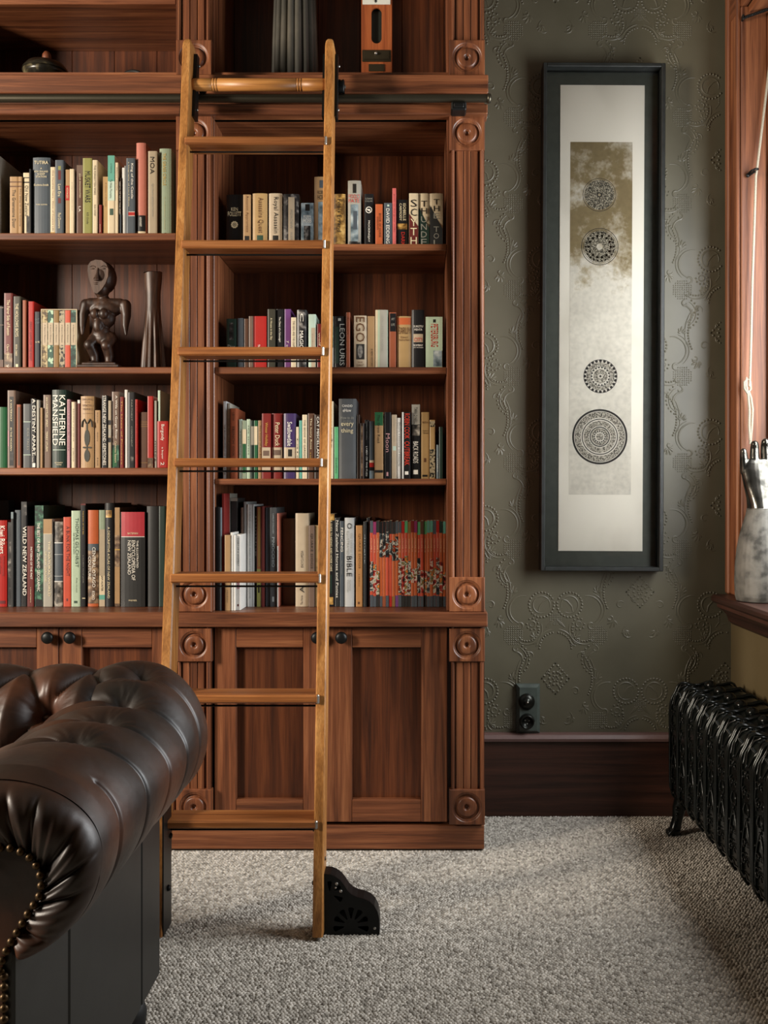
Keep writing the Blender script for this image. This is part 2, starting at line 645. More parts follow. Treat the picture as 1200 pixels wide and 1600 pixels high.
# ---- embossed wallpaper relief (raised scrolls, beads and lattice), half-drop repeat
def wallpaper():
    S = YW / FPX
    m = MB()
    VV, FF = [], []

    def inside(x, z):
        return 0.212 < x < 1.074 + (0.03 if z < 0.68 else 0) and 0.30 < z < 3.1

    def bead(px, py, r=1.5, h=1.0):
        x, z = PX(px, YW), PZ(py, YW)
        if not inside(x, z):
            return
        o = len(VV)
        q = r * S * 1.22
        for k in range(5):
            a = 2 * PI * k / 5
            VV.append((x + q * math.cos(a), YW, z + q * math.sin(a)))
        for k in range(5):
            a = 2 * PI * k / 5
            VV.append((x + 0.6 * q * math.cos(a), YW - 0.0023 * h, z + 0.6 * q * math.sin(a)))
        for k in range(5):
            FF.append((o + k, o + 5 + k, o + 5 + (k + 1) % 5, o + (k + 1) % 5))
        FF.append((o + 9, o + 8, o + 7, o + 6, o + 5))

    def stroke(pts, w=1.1, taper=True, h=1.0):
        pw = [(PX(x, YW), PZ(y, YW)) for x, y in pts]
        if not all(inside(*p) for p in pw):
            run = [p for p in pts if inside(PX(p[0], YW), PZ(p[1], YW))]
            ok = [inside(*p) for p in pw]
            if len(run) < 3 or sum(1 for a_, b_ in zip(ok, ok[1:]) if a_ != b_) > 1:
                return
            pw = [(PX(x, YW), PZ(y, YW)) for x, y in run]
        o = len(VV)
        n = len(pw)
        for i, p in enumerate(pw):
            a = pw[max(0, i - 1)]; c = pw[min(n - 1, i + 1)]
            tx, tz = c[0] - a[0], c[1] - a[1]
            l = math.hypot(tx, tz) or 1e-9
            nx, nz = -tz / l, tx / l
            f = (0.45 + 0.55 * math.sin(PI * (i + 0.5) / n)) if taper else 1
            q = 1.15 * w * S * f
            VV.append((p[0] - nx * q, YW, p[1] - nz * q))
            VV.append((p[0], YW - 0.0027 * h * f, p[1]))
            VV.append((p[0] + nx * q, YW, p[1] + nz * q))
        for i in range(n - 1):
            for k in range(2):
                FF.append((o + 3 * i + k, o + 3 * i + k + 1, o + 3 * i + 3 + k + 1, o + 3 * i + 3 + k))

    def arc(cx, cy, r, a0, a1, n=14, w=1.1, r1=None):
        r1 = r if r1 is None else r1
        stroke([(cx + (r + (r1 - r) * t) * math.cos(math.radians(a0 + (a1 - a0) * t)),
                 cy + (r + (r1 - r) * t) * math.sin(math.radians(a0 + (a1 - a0) * t))) for t in np.linspace(0, 1, n)], w)

    def beads(cx, cy, r, a0, a1, n, br=1.5):
        for t in np.linspace(0, 1, n):
            a = math.radians(a0 + (a1 - a0) * t)
            bead(cx + r * math.cos(a), cy + r * math.sin(a), br)

    def leafs(cx, cy, a, s=1.0):
        for k, da in enumerate((-62, -32, 0, 32, 62)):
            t = math.radians(a + da)
            l = (9, 12, 14, 12, 9)[k] * s
            stroke([(cx + math.cos(t) * l * f + math.sin(t) * 1.6 * math.sin(PI * f), cy + math.sin(t) * l * f) for f in (0.2, 0.45, 0.7, 0.95)], 1.7 * s)

    for ci, cx in enumerate((736, 868, 1000, 1132)):
        fy0 = 1060 if ci % 2 == 1 else 925
        for j in range(-1, 6):
            fy = fy0 - 270 * j
            P = lambda x, y: (cx + x, fy + y)
            # diamond flower
            for r, k, br in ((4, 6, 1.5), (10, 10, 1.9)):
                beads(cx, fy, r, 0, 360 - 360 / k, k, br)
            for sx in (-1, 1):
                for t in np.linspace(0, 1, 7):
                    for sy in (-1, 1):
                        bead(cx + sx * 21 * (1 - t), fy + sy * 24 * t, 1.8 if round(t * 6) % 2 else 1.3)
                for sy in (-1, 1):
                    arc(cx + sx * 9, fy + sy * 11, 4.2, 0, 250, 9, 1.1)
            for s in (-1, 1):
                A = lambda a: a if s > 0 else 180 - a
                # frame of beads and curls about the flower
                beads(cx, fy, 57, A(-42), A(26), 17, 1.6)
                arc(cx, fy, 62, A(-36), A(18), 18, 0.9)
                arc(cx + s * 41, fy - 36, 6.5, A(150), A(430), 14, 1.2, 3)
                arc(cx + s * 31, fy + 20, 6.5, A(-150), A(140), 14, 1.2, 3)
                leafs(cx + s * 42, fy + 44, 90 - s * 25)
                arc(cx + s * 46, fy + 40, 5, A(0), A(300), 12, 1.1, 2)
                # twin beaded rings
                ox = cx + s * 22; oy = fy - 115
                beads(ox, oy, 19.5, A(-150), A(190), 24, 1.7)
                arc(ox, oy, 13.5, A(-200), A(120), 20, 1.2)
                stroke([(ox - s * 12, oy - 9), (ox - s * 4, oy - 6), (ox + s * 3, oy + 2), (ox + s * 5, oy + 11)], 1.2)
                # C scrolls beside and below the rings
                arc(cx + s * 50, oy + 8, 22, A(-100), A(70), 18, 1.3)
                arc(cx + s * 50, oy + 8, 26.5, A(-70), A(50), 16, 0.9)
                arc(cx + s * 56, oy + 32, 6.5, A(60), A(330), 12, 1.4, 3)
                arc(cx + s * 45, oy + 38, 24, A(60), A(200), 16, 1.2)
                beads(cx + s * 45, oy + 38, 19, A(65), A(190), 11, 1.5)
                for q in (0, 3.4, 6.6):
                    arc(cx + s * (40 - q), oy + 47 + q, 11, A(100), A(185), 8, 1.0)
                leafs(cx + s * 66, fy + 2, -90, 0.9)
                arc(cx + s * 58, fy - 62, 5, A(0), A(310), 12, 1.1, 2)
                # outer scroll between neighbouring columns
                arc(cx + s * 66, fy - 30, 17, A(100), A(265), 16, 1.4, 12)
                arc(cx + s * 66, fy - 30, 21, A(115), A(240), 14, 0.9)
                arc(cx + s * 62, fy - 46, 5.5, A(-90), A(200), 11, 1.3, 2)
                beads(cx + s * 66, fy - 30, 25, A(120), A(235), 9, 1.5)
                leafs(cx + s * 30, fy - 62, -90 + s * 30, 0.9)
                leafs(cx + s * 24, fy + 60, 90 + s * 10, 0.8)
                arc(cx + s * 16, fy + 64, 13, A(-60), A(110), 12, 1.2, 6)
                beads(cx + s * 36, fy - 85, 9, A(0), A(300), 9, 1.4)
                arc(cx + s * 36, fy - 85, 4.5, A(0), A(360), 10, 1.0)
                # upper bow above the flower
                arc(cx, fy - 47, 30, A(-170 + 90), A(-5), 14, 1.1)
                beads(cx, fy - 47, 25, A(-80), A(0), 9, 1.5)
                for q in range(3):
                    stroke([(cx + s * (8 + 3 * q), fy - 84 + 2 * q), (cx + s * (2 + 3 * q), fy - 92 + 2 * q)], 1.0, False, 0.7)
            # lattice patch between motifs
            for iy in range(9):
                for ix in range(9):
                    if abs(ix - 4) + abs(iy - 4) < 7:
                        bead(cx + 66 + (ix - 4) * 3.4, fy - 67 + (iy - 4) * 3.4, 1.05, 0.55)
                        bead(cx + 66 + (ix - 4) * 3.4, fy + 68 + (iy - 4) * 3.4, 1.05, 0.55)
            for iy in range(7):
                for ix in range(7):
                    if abs(ix - 3) + abs(iy - 3) < 5:
                        bead(cx + (ix - 3) * 2.8, fy - 93 + (iy - 3) * 2.8, 0.95, 0.5)
    m.add(VV, FF, True)
    o = m.build('wallpaper_relief', WALLP, wall_back)
    o['kind'] = 'stuff'


wallpaper()

# ================================================================== bookcase
YS = 3.18           # front edge of the shelves
YBK = 3.520         # back panels
XB0 = PX(-92, YS)   # left end of the left bay
XLb1 = PX(275, YS)  # left bay right inner face
XRb0 = PX(335, YS)
XRb1 = PX(698, YS)
XEND = PX(757, 3.17)
ZTOP = 3.02

case = thing('bookcase', 'tall red-brown timber bookcase of open shelves with fluted pilasters, above the worktop', 'bookcase', (-0.35, 3.35, 0.765))
ZF0, ZF1 = PZ(145, 3.13), PZ(116, 3.13)      # upper fascia
ZG0, ZG1 = PZ(178, 3.13), PZ(162, 3.13)      # lower fascia
ZLIP = PZ(113, YS)
ZC1 = 0.765                                  # worktop
B('side_panel', W['z'], case, XEND - 0.022, XEND, 3.178, YW - 0.002, ZC1, ZTOP)
B('side_panel', W['z'], case, XRb1, XRb1 + 0.02, YS, YBK, ZC1, ZTOP, b=0.002)
B('side_panel', W['z'], case, XRb0 - 0.02, XRb0, YS, YBK, ZC1, ZTOP, b=0.002)
B('side_panel', W['z'], case, XLb1, XLb1 + 0.02, YS, YBK, ZC1, ZTOP, b=0.002)
B('side_panel', W['z'], case, XB0 - 0.03, XB0, YS - 0.01, YBK, ZC1, ZTOP, b=0.002)
# back panels of upright boards, compartment shade put into their darker colour
for x0, x1 in ((XB0, XLb1), (XRb0, XRb1)):
    n = 5
    for k in range(n):
        a, c = x0 + (x1 - x0) * k / n, x0 + (x1 - x0) * (k + 1) / n
        B('back_board', W_SHADE['z'], case, a + 0.0006, c - 0.0006, YBK, YBK + 0.012, ZC1, ZTOP, b=0.001)
B('top_board', W['x'], case, XB0 - 0.03, XEND, 3.15, YW - 0.002, ZTOP, ZTOP + 0.03)
# shelves
SHL = {}
def shelf(key, x0, x1, yt, yb):
    zt, zb = PZ(yt, YS), PZ(yb, YS)
    B('shelf', W['x'], case, x0, x1, YS, YBK, zb, zt, b=0.0025)
    SHL[key] = zt
shelf('L1', XB0, XLb1, 364, 375)
shelf('L2', XB0, XLb1, 573.5, 583.5)
shelf('L3', XB0, XLb1, 731, 742)
shelf('L0', XB0, XLb1, -6, 6)
shelf('R1', XRb0, XRb1, 381, 391)
shelf('R2', XRb0, XRb1, 573.5, 584)
shelf('R3', XRb0, XRb1, 748, 757.5)
SHL['L4'] = SHL['R4'] = ZC1
for x0, x1 in ((XB0, XLb1), (XRb0, XRb1)):
    B('shelf', W['x'], case, x0, x1, YS, YBK, ZLIP - 0.03, ZLIP, b=0.002)      # floor of the top compartments
    B('shelf', W['x'], case, x0, x1, YS, YBK, ZG0, ZG0 + 0.02)                 # ceiling of the compartments below
SHL['T'] = ZLIP
XF0 = XB0 - 0.03
XF1 = PX(763, 3.13)
B('fascia', W['x'], case, XF0, XF1, 3.13, 3.20, ZF0, ZF1, b=0.003)
B('fascia', W['x'], case, XF0, PX(762, 3.13), 3.13, 3.20, ZG0, ZG1, b=0.003)
B('rail_board', W['x'], case, XF0, XEND, 3.172, 3.20, ZG1, ZF0)
B('rail_board', W['x'], case, XF0, XEND, 3.176, 3.20, ZF1, ZLIP - 0.002)


def rosette(parent, x0, x1, z0, z1, mats=W, yf=3.150, yb=3.178):
    m = MB()
    cx, cz = (x0 + x1) / 2, (z0 + z1) / 2
    hx, hz = (x1 - x0) / 2, (z1 - z0) / 2
    R = min(hx, hz)
    prof = [(0.0, 0.010), (0.10, 0.010), (0.15, 0.003), (0.19, 0.000), (0.24, -0.001), (0.48, -0.001), (0.55, 0.001),
            (0.58, 0.008), (0.66, 0.010), (0.72, 0.006), (0.74, 0.003), (0.79, 0.004), (0.84, 0.001), (0.86, 0.0)]
    n = 48
    vs, fs = [], []
    for r, d in prof:
        for k in range(n):
            a = 2 * PI * k / n
            vs.append((cx + R * r * math.cos(a), yf + d, cz + R * r * math.sin(a)))
    def sq(h, y):
        for k in range(n):
            a = 2 * PI * k / n
            c, s_ = math.cos(a), math.sin(a)
            q = max(abs(c), abs(s_))
            vs.append((cx + (hx - h) * c / q, y, cz + (hz - h) * s_ / q))
    sq(0.002, yf); sq(0.0, yf + 0.002); sq(0.0, yb)
    for i in range(len(prof) + 2):
        for k in range(n):
            k2 = (k + 1) % n
            fs.append((i * n + k, i * n + k2, (i + 1) * n + k2, (i + 1) * n + k))
    m.add(vs, fs[:(len(prof) - 1) * n], True)
    m.add(vs, fs[(len(prof) - 1) * n:], False)
    return m.build('rosette_block', mats['z'], parent)


def pilaster(parent, px0, z0, z1, mats=W):
    """backing board with two edge beads and three flat strips between grooves; px0 = left edge of the block"""
    X = lambda p: PX(px0 + p, 3.165)
    b = B('pilaster', mats['z'], parent, X(3), X(55), 3.171, 3.182, z0, z1)
    for a, c in ((10.5, 21.5), (22.7, 33), (34.2, 44.5)):
        B('fluted_strip', mats['z'], b, X(a), X(c), 3.163, 3.171, z0, z1, b=0.0013)
    for a, c in ((3.2, 8.2), (47.8, 53.8)):
        m = MB()
        n = 7
        pr = [(X(a), 3.171)] + [(X(a) + (X(c) - X(a)) * (0.5 - 0.5 * math.cos(PI * k / n)), 3.165 - 0.011 * math.sin(PI * k / n)) for k in range(n + 1)] + [(X(c), 3.171)]
        m.prism(pr, 'z', z0, z1, True)
        m.build('edge_bead', mats['z'], b)
    return b


PZB = lambda y: PZ(y, 3.15)
for px0 in (275.0, 702.0):
    xa, xb = PX(px0, 3.15), PX(px0 + 55.5, 3.15)
    p = pilaster(case, px0, PZB(62), ZTOP)
    rosette(p, xa, xb, PZB(117), PZB(62))
    p = pilaster(case, px0, ZC1, PZB(180))
    rosette(p, xa, xb, PZB(234), PZB(180))
    rosette(p, xa, xb, ZC1 + 0.001, PZB(902))

# ---- continuous worktop
top = B('worktop', W['x'], None, XB0 - 0.03, PX(762, 3.14), 3.14, YW - 0.003, 0.7187, ZC1, b=0.003, loc=(-0.6, 3.3, 0.72))
tag(top, 'long red-brown timber worktop under the bookcase, above the cupboard doors', 'worktop')

# ---- base cabinets
ZD0, ZD1 = PZ(1285, 3.172), 0.7185
def door(parent, xl, xr, st, pan_t, pan_b, knob_px, knob_py=997):
    z_t, z_b = PZ(pan_t, 3.172), PZ(pan_b, 3.172)
    d = B('door', W_SHADE['z'], parent, xl + st * 0.6, xr - st * 0.6, 3.197, 3.2055, z_b - 0.03, z_t + 0.03)
    B('stile', W['z'], d, xl, xl + st, 3.175, 3.206, ZD0, ZD1 - 0.004, b=0.002)
    B('stile', W['z'], d, xr - st, xr, 3.175, 3.206, ZD0, ZD1 - 0.004, b=0.002)
    B('door_rail', W['x'], d, xl + st, xr - st, 3.1755, 3.206, z_t, ZD1 - 0.004, b=0.002)
    B('door_rail', W['x'], d, xl + st, xr - st, 3.1755, 3.206, ZD0, z_b, b=0.002)
    kx, kz = PX(knob_px, 3.15), PZ(knob_py, 3.15)
    m = MB()
    m.lathe([(0.0, -0.031), (0.010, -0.031), (0.0175, -0.027), (0.0195, -0.021), (0.0175, -0.015), (0.010, -0.010), (0.008, 0.0), (0.0, 0.0)], (kx, 3.175, kz), 'y', 24)
    k = m.build('knob', IRON, d)
    k['label'] = 'round black knob'
    return d


XD = lambda p: PX(p, 3.175)
cab_r = thing('base_cabinet', 'low timber cupboard with two framed doors and black knobs, behind the ladder foot', 'cabinet', (-0.2, 3.35, 0), 'base cabinets')
cab_l = thing('base_cabinet', 'low timber cupboard with two framed doors and black knobs, behind the leather sofa', 'cabinet', (-1.2, 3.35, 0), 'base cabinets')
door(cab_r, XD(335), XD(508), XD(369) - XD(335), 1012, 1250, 495)
door(cab_r, XD(509), XD(699), XD(550) - XD(509), 1012, 1250, 533)
door(cab_l, XD(-88), XD(91.3), XD(-54) - XD(-88), 1012, 1250, 73)
door(cab_l, XD(92.5), XD(273), XD(128) - XD(92.5), 1012, 1250, 108)
for cab, x0, x1 in ((cab_r, XD(333), XEND), (cab_l, XB0 - 0.03, XD(332))):
    B('carcass', WD['z'], cab, x0, x1 - 0.001, 3.207, YW - 0.002, ZD0 - 0.01, 0.7186)
    px0 = 702.0 if cab is cab_r else 275.0
    xa, xb = PX(px0, 3.15), PX(px0 + 55.5, 3.15)
    p = pilaster(cab, px0, PZB(1289), 0.7186)
    rosette(p, xa, xb, PZB(1034), PZB(982))
    rosette(p, xa, xb, PZB(1289), PZB(1234))

tag(B('plinth', W['x'], None, XB0 - 0.03, XEND - 0.0005, 3.174, 3.206, 0.006, ZD0 - 0.0105, b=0.002, loc=(-0.6, 3.19, 0.006)), 'long low timber plinth along the carpet under the cupboards', 'plinth')
# ---- ladder rail (a pipe on brackets)
ZP, YP, RP = PZ(153.7, 3.085), 3.085, 0.0128
rail = thing('ladder_rail', 'dark metal pipe rail running along the bookcase fascia, carrying the ladder', 'rail', (-0.6, YP, ZP))
m = MB(); m.tube([(XF0, YP, ZP), (PX(763.5, YP), YP, ZP)], RP, 20)
m.build('pipe', PIPE, rail)
m = MB(); xe = PX(763.5, YP)
m.lathe([(0.0, 0.009), (0.006, 0.009), (0.0135, 0.006), (0.0150, 0.002), (0.0150, -0.004), (0.0, -0.004)], (xe, YP, ZP), 'x', 20)
m.build('end_cap', PIPE, rail)
for px in (716.5, -70):
    x = PX(px, 3.1)
    m = MB()
    m.box(x - 0.0235, x + 0.0235, 3.072, 3.13, ZP - 0.040, ZP - 0.0135, b=0.004)
    m.box(x - 0.016, x + 0.016, 3.066, 3.080, ZP - 0.034, ZP - 0.020, b=0.003)
    m.build('bracket', IRON, rail)

# ================================================================== ladder
Y0L, SL, DL = 2.523, 0.197, 0.075
def yf(z): return Y0L + SL * z
def zat(py, off=0.0):
    """height on the ladder's front line that the camera sees on row py"""
    k = (VY - py) / FPX
    return (H + k * (Y0L + off)) / (1 - k * SL)
ZLT = zat(58)
def rx(side, z):
    t = z / ZLT
    return (-0.2563 + t * (-0.270 + 0.2563)) if side > 0 else (-0.664 + t * (-0.703 + 0.664))
HW = 0.0135
lad = thing('library_ladder', 'golden oak library ladder leaning on the rail in front of the bookshelves', 'ladder', (-0.46, 2.56, 0))
for side in (-1, 1):
    m = MB()
    # chamfered rail with a rounded top, as a loft of cross sections
    secs = []
    zs = list(np.linspace(0.012, ZLT - 0.03, 14)) + [ZLT - 0.018, ZLT - 0.008, ZLT - 0.002, ZLT]
    for z in zs:
        q = max(0.0, (z - (ZLT - 0.03)) / 0.03)
        sh = 1 - 0.65 * (1 - math.sqrt(max(0, 1 - q * q)))
        x = rx(side, z); h = HW * sh; c = 0.0035
        y0, y1 = yf(z) + (1 - sh) * 0.02, yf(z) + DL - (1 - sh) * 0.02
        secs.append([(x - h + c, y0, z), (x + h - c, y0, z), (x + h, y0 + c, z), (x + h, y1 - c, z), (x + h - c, y1, z), (x - h + c, y1, z), (x - h, y1 - c, z), (x - h, y0 + c, z)])
    n = 8
    vs = [p for s_ in secs for p in s_]
    fs = [(i * n + k, i * n + (k + 1) % n, (i + 1) * n + (k + 1) % n, (i + 1) * n + k) for i in range(len(secs) - 1) for k in range(n)]
    fs += [tuple(range(n))[::-1], tuple(range((len(secs) - 1) * n, len(secs) * n))]
    m.add(vs, fs)
    m.build('side_rail', WO['z'], lad)
# treads: front top row, in the photograph
for k, (yt, yb) in enumerate(((213, 224.5), (375, 387), (542, 555), (716, 729), (897, 911), (1086, 1100), (1283, 1296))):
    zt = zat(yt, -0.010)
    zb = zat(yb, -0.010)
    y = yf(zt)
    xl, xr = rx(-1, zt), rx(1, zt)
    m = MB()
    m.box(xl + HW - 0.0005, xr - HW + 0.0005, y, y + DL + 0.008, zb + 0.001, zt, b=0.002)
    m.box(xl + HW - 0.009, xr - HW + 0.009, y - 0.012, y + 0.004, zb, zt, b=0.004)
    t = m.build('tread', WTR, lad)
    r = MB()
    r.tube([(xl + 0.002, y + 0.022, zb - 0.012), (xr - 0.002, y + 0.022, zb - 0.012)], 0.0028, 8)
    r.build('tie_rod', IRON, t)
    c = MB()
    c.box(xr - HW + 0.0035, xr - HW + 0.0105, y - 0.0135, y - 0.004, zb - 0.001, zt + 0.001, b=0.0025)
    c.build('end_clip', STEEL, t)
for z in (0.118, 0.245):
    m = MB(); m.lathe([(0.0, 0.007), (0.006, 0.006), (0.0085, 0.0), (0.0, 0.0)], (rx(-1, z) + HW + 0.004, yf(z) + 0.03, z), 'x', 12)
    m.build('bolt', BLACKM, lad)
pl = B('foot_plate', IRON, lad, rx(-1, 0.15) + HW + 0.0005, rx(-1, 0.15) + HW + 0.0045, yf(0.02) + 0.004, yf(0.02) + 0.085, 0.012, 0.335, b=0.001)
for z in (0.13, 0.26):
    m = MB(); m.lathe([(0.0, -0.006), (0.005, -0.005), (0.0065, 0.0), (0.0, 0.0)], (rx(1, z) - HW, yf(z) + 0.03, z), 'x', 12)
    m.build('bolt', BLACKM, lad)
# turned top rung
zr = zat(132.5, 0.035)
yr = yf(zr) + 0.035
xl, xr = rx(-1, zr) + HW, rx(1, zr) - HW
R0 = 0.0188
pr = [(0.0, 0.0), (R0 * 0.9, 0.0)]
Lr = xr - xl
def groove(x):
    return [(R0, x - 0.0095), (R0 * 0.82, x - 0.008), (R0, x - 0.0065), (R0, x - 0.0015), (R0 * 0.82, x), (R0, x + 0.0015), (R0, x + 0.0065), (R0 * 0.82, x + 0.008), (R0, x + 0.0095)]
pr += [(R0, 0.01)] + groove(PX(336, yr) - xl) + groove(PX(468, yr) - xl) + [(R0, Lr - 0.01), (R0 * 0.9, Lr), (0.0, Lr)]
m = MB(); m.lathe(pr, (xl, yr, zr), 'x', 24)
rg = m.build('top_rung', WO['x'], lad)
# roller fittings behind the rails, riding on the pipe
for side in (-1, 1):
    for inner in (-1, 1):
        z0, z1 = zat(188, 0.07), zat(92, 0.07)
        m = MB()
        x = rx(side, (z0 + z1) / 2) + inner * (HW + 0.005)
        wide = 0.005 if inner * side < 0 else 0.004
        p = []
        for z in (z0, z1):
            for yy in (yf(z) + 0.035, yf(z) + 0.085 - 0.02 * (z > ZP + 0.1)):
                for xx in (x - wide, x + wide):
                    p.append((xx, yy, z))
        m.hexa(p)
        pl = m.build('roller_plate', IRON, lad)
        m = MB()
        for zz in (z0 + 0.03, z1 - 0.03):
            m.lathe([(0.0, -inner * 0.002 * -1), (0.005, 0.0), (0.004, 0.004), (0.0, 0.005)], (x + inner * wide, yf(zz) + 0.06, zz), 'x', 10)
        m.build('screw', STEEL, pl)
    x = rx(side, ZP) + (HW + 0.017) * (1 if side > 0 else 1)
    m = MB()
    zc = ZP + RP + 0.0225
    m.lathe([(0.0, -0.009), (0.020, -0.009), (0.0225, -0.006), (0.0195, 0.0), (0.0225, 0.006), (0.020, 0.009), (0.0, 0.009)], (x, YP, zc), 'x', 28)
    w_ = m.build('roller', IRON, lad)
    m = MB(); m.tube([(x - 0.02, YP, zc), (x + 0.013, YP, zc)], 0.005, 10)
    m.build('axle', STEEL, w_)
# wheel housing beside the right rail
YH0 = 2.562
PH = lambda p: (PX(p[0], YH0), PZ(p[1], YH0))
prof = [(506, 1366), (516, 1366.5), (524, 1370), (532, 1376), (538, 1384), (543, 1392), (550, 1398.5), (558, 1402), (568, 1404.5), (578, 1409), (585, 1416), (590, 1425), (592.5, 1436), (593, 1450), (593, 1461.5), (506, 1461.5)]
holes = []
cx, cy = 548.5, 1446
def fan(cx, cy, a, r0, r1, w0, w1):
    t = math.radians(a)
    d, nn = (math.cos(t), -math.sin(t)), (math.sin(t), math.cos(t))
    q = []
    for (r, w) in ((r0, -w0), (r1 - 2, -w1), (r1, -w1 * 0.5), (r1, w1 * 0.5), (r1 - 2, w1), (r0, w0)):
        q.append((cx + d[0] * r + nn[0] * w, cy + d[1] * r + nn[1] * w))
    return q
for a in (-12, 24, 57, 90, 123, 156, 192):
    holes.append(fan(cx, cy, a, 11, 28, 0.8, 4.6))
holes.append(fan(515, 1402, 90, 10, 25, 0.6, 3.6))
holes.append(fan(515, 1396, -28, 8, 22, 0.6, 4.2))
holes.append(fan(515, 1396, 32, 9, 20, 0.6, 3.4))
foot = thing_parent = lad
def to_plate(poly): return [PH(p) for p in poly]
vs, fs = plate_with_holes(to_plate(prof), [to_plate(h) for h in holes], 0.004)
m = MB()
m.add([(x, YH0 + 0.002 - z, y) for x, y, z in vs], fs)
hs = m.build('wheel_housing', IRON, lad)
hs['label'] = 'black ogee-shaped wheel housing pierced with fan cut-outs'
m = MB()
outer = to_plate(prof)
n = len(outer)
m.prism(outer, 'y', YH0 + 0.052, YH0 + 0.056)
for i in range(n - 2):
    (x0, z0), (x1, z1) = outer[i], outer[i + 1]
    if abs(x0 - x1) < 1e-6 and i > 12:
        pass
    m.add([(x0, YH0 + 0.0001, z0), (x1, YH0 + 0.0001, z1), (x1, YH0 + 0.056, z1), (x0, YH0 + 0.056, z0)], [(0, 1, 2, 3)], True)
m.box(outer[-1][0], outer[-2][0], YH0 + 0.004, YH0 + 0.052, outer[-1][1], outer[-1][1] + 0.003)
m.box(outer[0][0] - 0.004, outer[0][0], YH0, YH0 + 0.056, outer[-1][1], outer[0][1])
m.build('housing_rim', IRON, hs)
m = MB()
wx, wz = PX(548, YH0), 0.036 + 0.006
m.lathe([(0.0, -0.012), (0.030, -0.012), (0.034, -0.008), (0.034, 0.008), (0.030, 0.012), (0.0, 0.012)], (wx, YH0 + 0.028, wz), 'y', 24)
m.build('wheel', BLACKM, hs)
m = MB()
for px, py, r in ((526, 1381, 0.0045), (524.5, 1387, 0.003), (532.5, 1392.5, 0.0045), (585.5, 1450.5, 0.004)):
    x, z = PH((px, py))
    m.lathe([(0.0, -0.003), (r * 0.7, -0.003), (r, 0.0), (0.0, 0.0)], (x, YH0, z), 'y', 10)
m.build('screw', STEEL, hs)
m = MB()
x, z = PH((509, 1348))
m.lathe([(0.0, 0.006), (0.005, 0.005), (0.006, 0.0), (0.0, 0.0)], (x - 0.008, YH0 + 0.03, z), 'x', 12)
m.build('bolt', BLACKM, hs)

# ================================================================== chesterfield sofa
LEATH, nt, b = new_mat('worn_brown_leather')
N, L = nt.nodes, nt.links
tc = N.new('ShaderNodeTexCoord')
n1 = N.new('ShaderNodeTexNoise'); n1.inputs['Scale'].default_value = 4.5; n1.inputs['Detail'].default_value = 5
n2 = N.new('ShaderNodeTexNoise'); n2.inputs['Scale'].default_value = 60; n2.inputs['Detail'].default_value = 5
vo = N.new('ShaderNodeTexVoronoi'); vo.feature = 'DISTANCE_TO_EDGE'; vo.inputs['Scale'].default_value = 38
for q in (n1, n2):
    L.new(tc.outputs['Object'], q.inputs['Vector'])
ds = N.new('ShaderNodeMix'); ds.data_type = 'VECTOR'; ds.inputs[0].default_value = 0.06
L.new(tc.outputs['Object'], ds.inputs[4]); L.new(n2.outputs['Color'], ds.inputs[5])
L.new(ds.outputs[1], vo.inputs['Vector'])
r = ramp(nt, [(0.36, '15100d'), (0.50, '2a1910'), (0.66, '4c2a17')])
L.new(n1.outputs['Fac'], r.inputs[0])
cr = ramp(nt, [(0.0, (1.25, 1.2, 1.15, 1)), (0.02, (1, 1, 1, 1))])
L.new(vo.outputs['Distance'], cr.inputs[0])
mx = N.new('ShaderNodeMix'); mx.data_type = 'RGBA'; mx.blend_type = 'MULTIPLY'; mx.inputs[0].default_value = 1
L.new(r.outputs[0], mx.inputs[6]); L.new(cr.outputs[0], mx.inputs[7])
L.new(mx.outputs[2], b.inputs['Base Color'])
rr = N.new('ShaderNodeMapRange'); rr.inputs[3].default_value = 0.34; rr.inputs[4].default_value = 0.54
L.new(n2.outputs['Fac'], rr.inputs[0]); L.new(rr.outputs[0], b.inputs['Roughness'])
bp = N.new('ShaderNodeBump'); bp.inputs['Strength'].default_value = 0.18; bp.inputs['Distance'].default_value = 0.002
L.new(n2.outputs['Fac'], bp.inputs['Height']); L.new(bp.outputs[0], b.inputs['Normal'])
LEATB = noise_mat('black_leather_panel', [(0.3, '131413'), (0.7, '1b1c1b')], scale=20, rough=0.42, bump=0.05)
BRASS = plain('aged_brass', '4a3a26', 0.4, 0.85, 0.3, scale=90)

sofa = thing('chesterfield_sofa', 'dark brown buttoned leather chesterfield sofa with brass nails, seen from its rolled arm', 'sofa', (-0.9, 1.75, 0))
AX, AZ, AR = -0.581, 0.640, 0.1445
AT = 0.101           # the roll is flattened on top
YN, YFAR = 1.385, 2.135


def seg_d(U, S, a, c):
    au, as_ = a
    du, dv = c[0] - au, c[1] - as_
    l2 = du * du + dv * dv
    t = np.clip(((U - au) * du + (S - as_) * dv) / l2, 0, 1)
    return np.hypot(U - au - t * du, S - as_ - t * dv), t


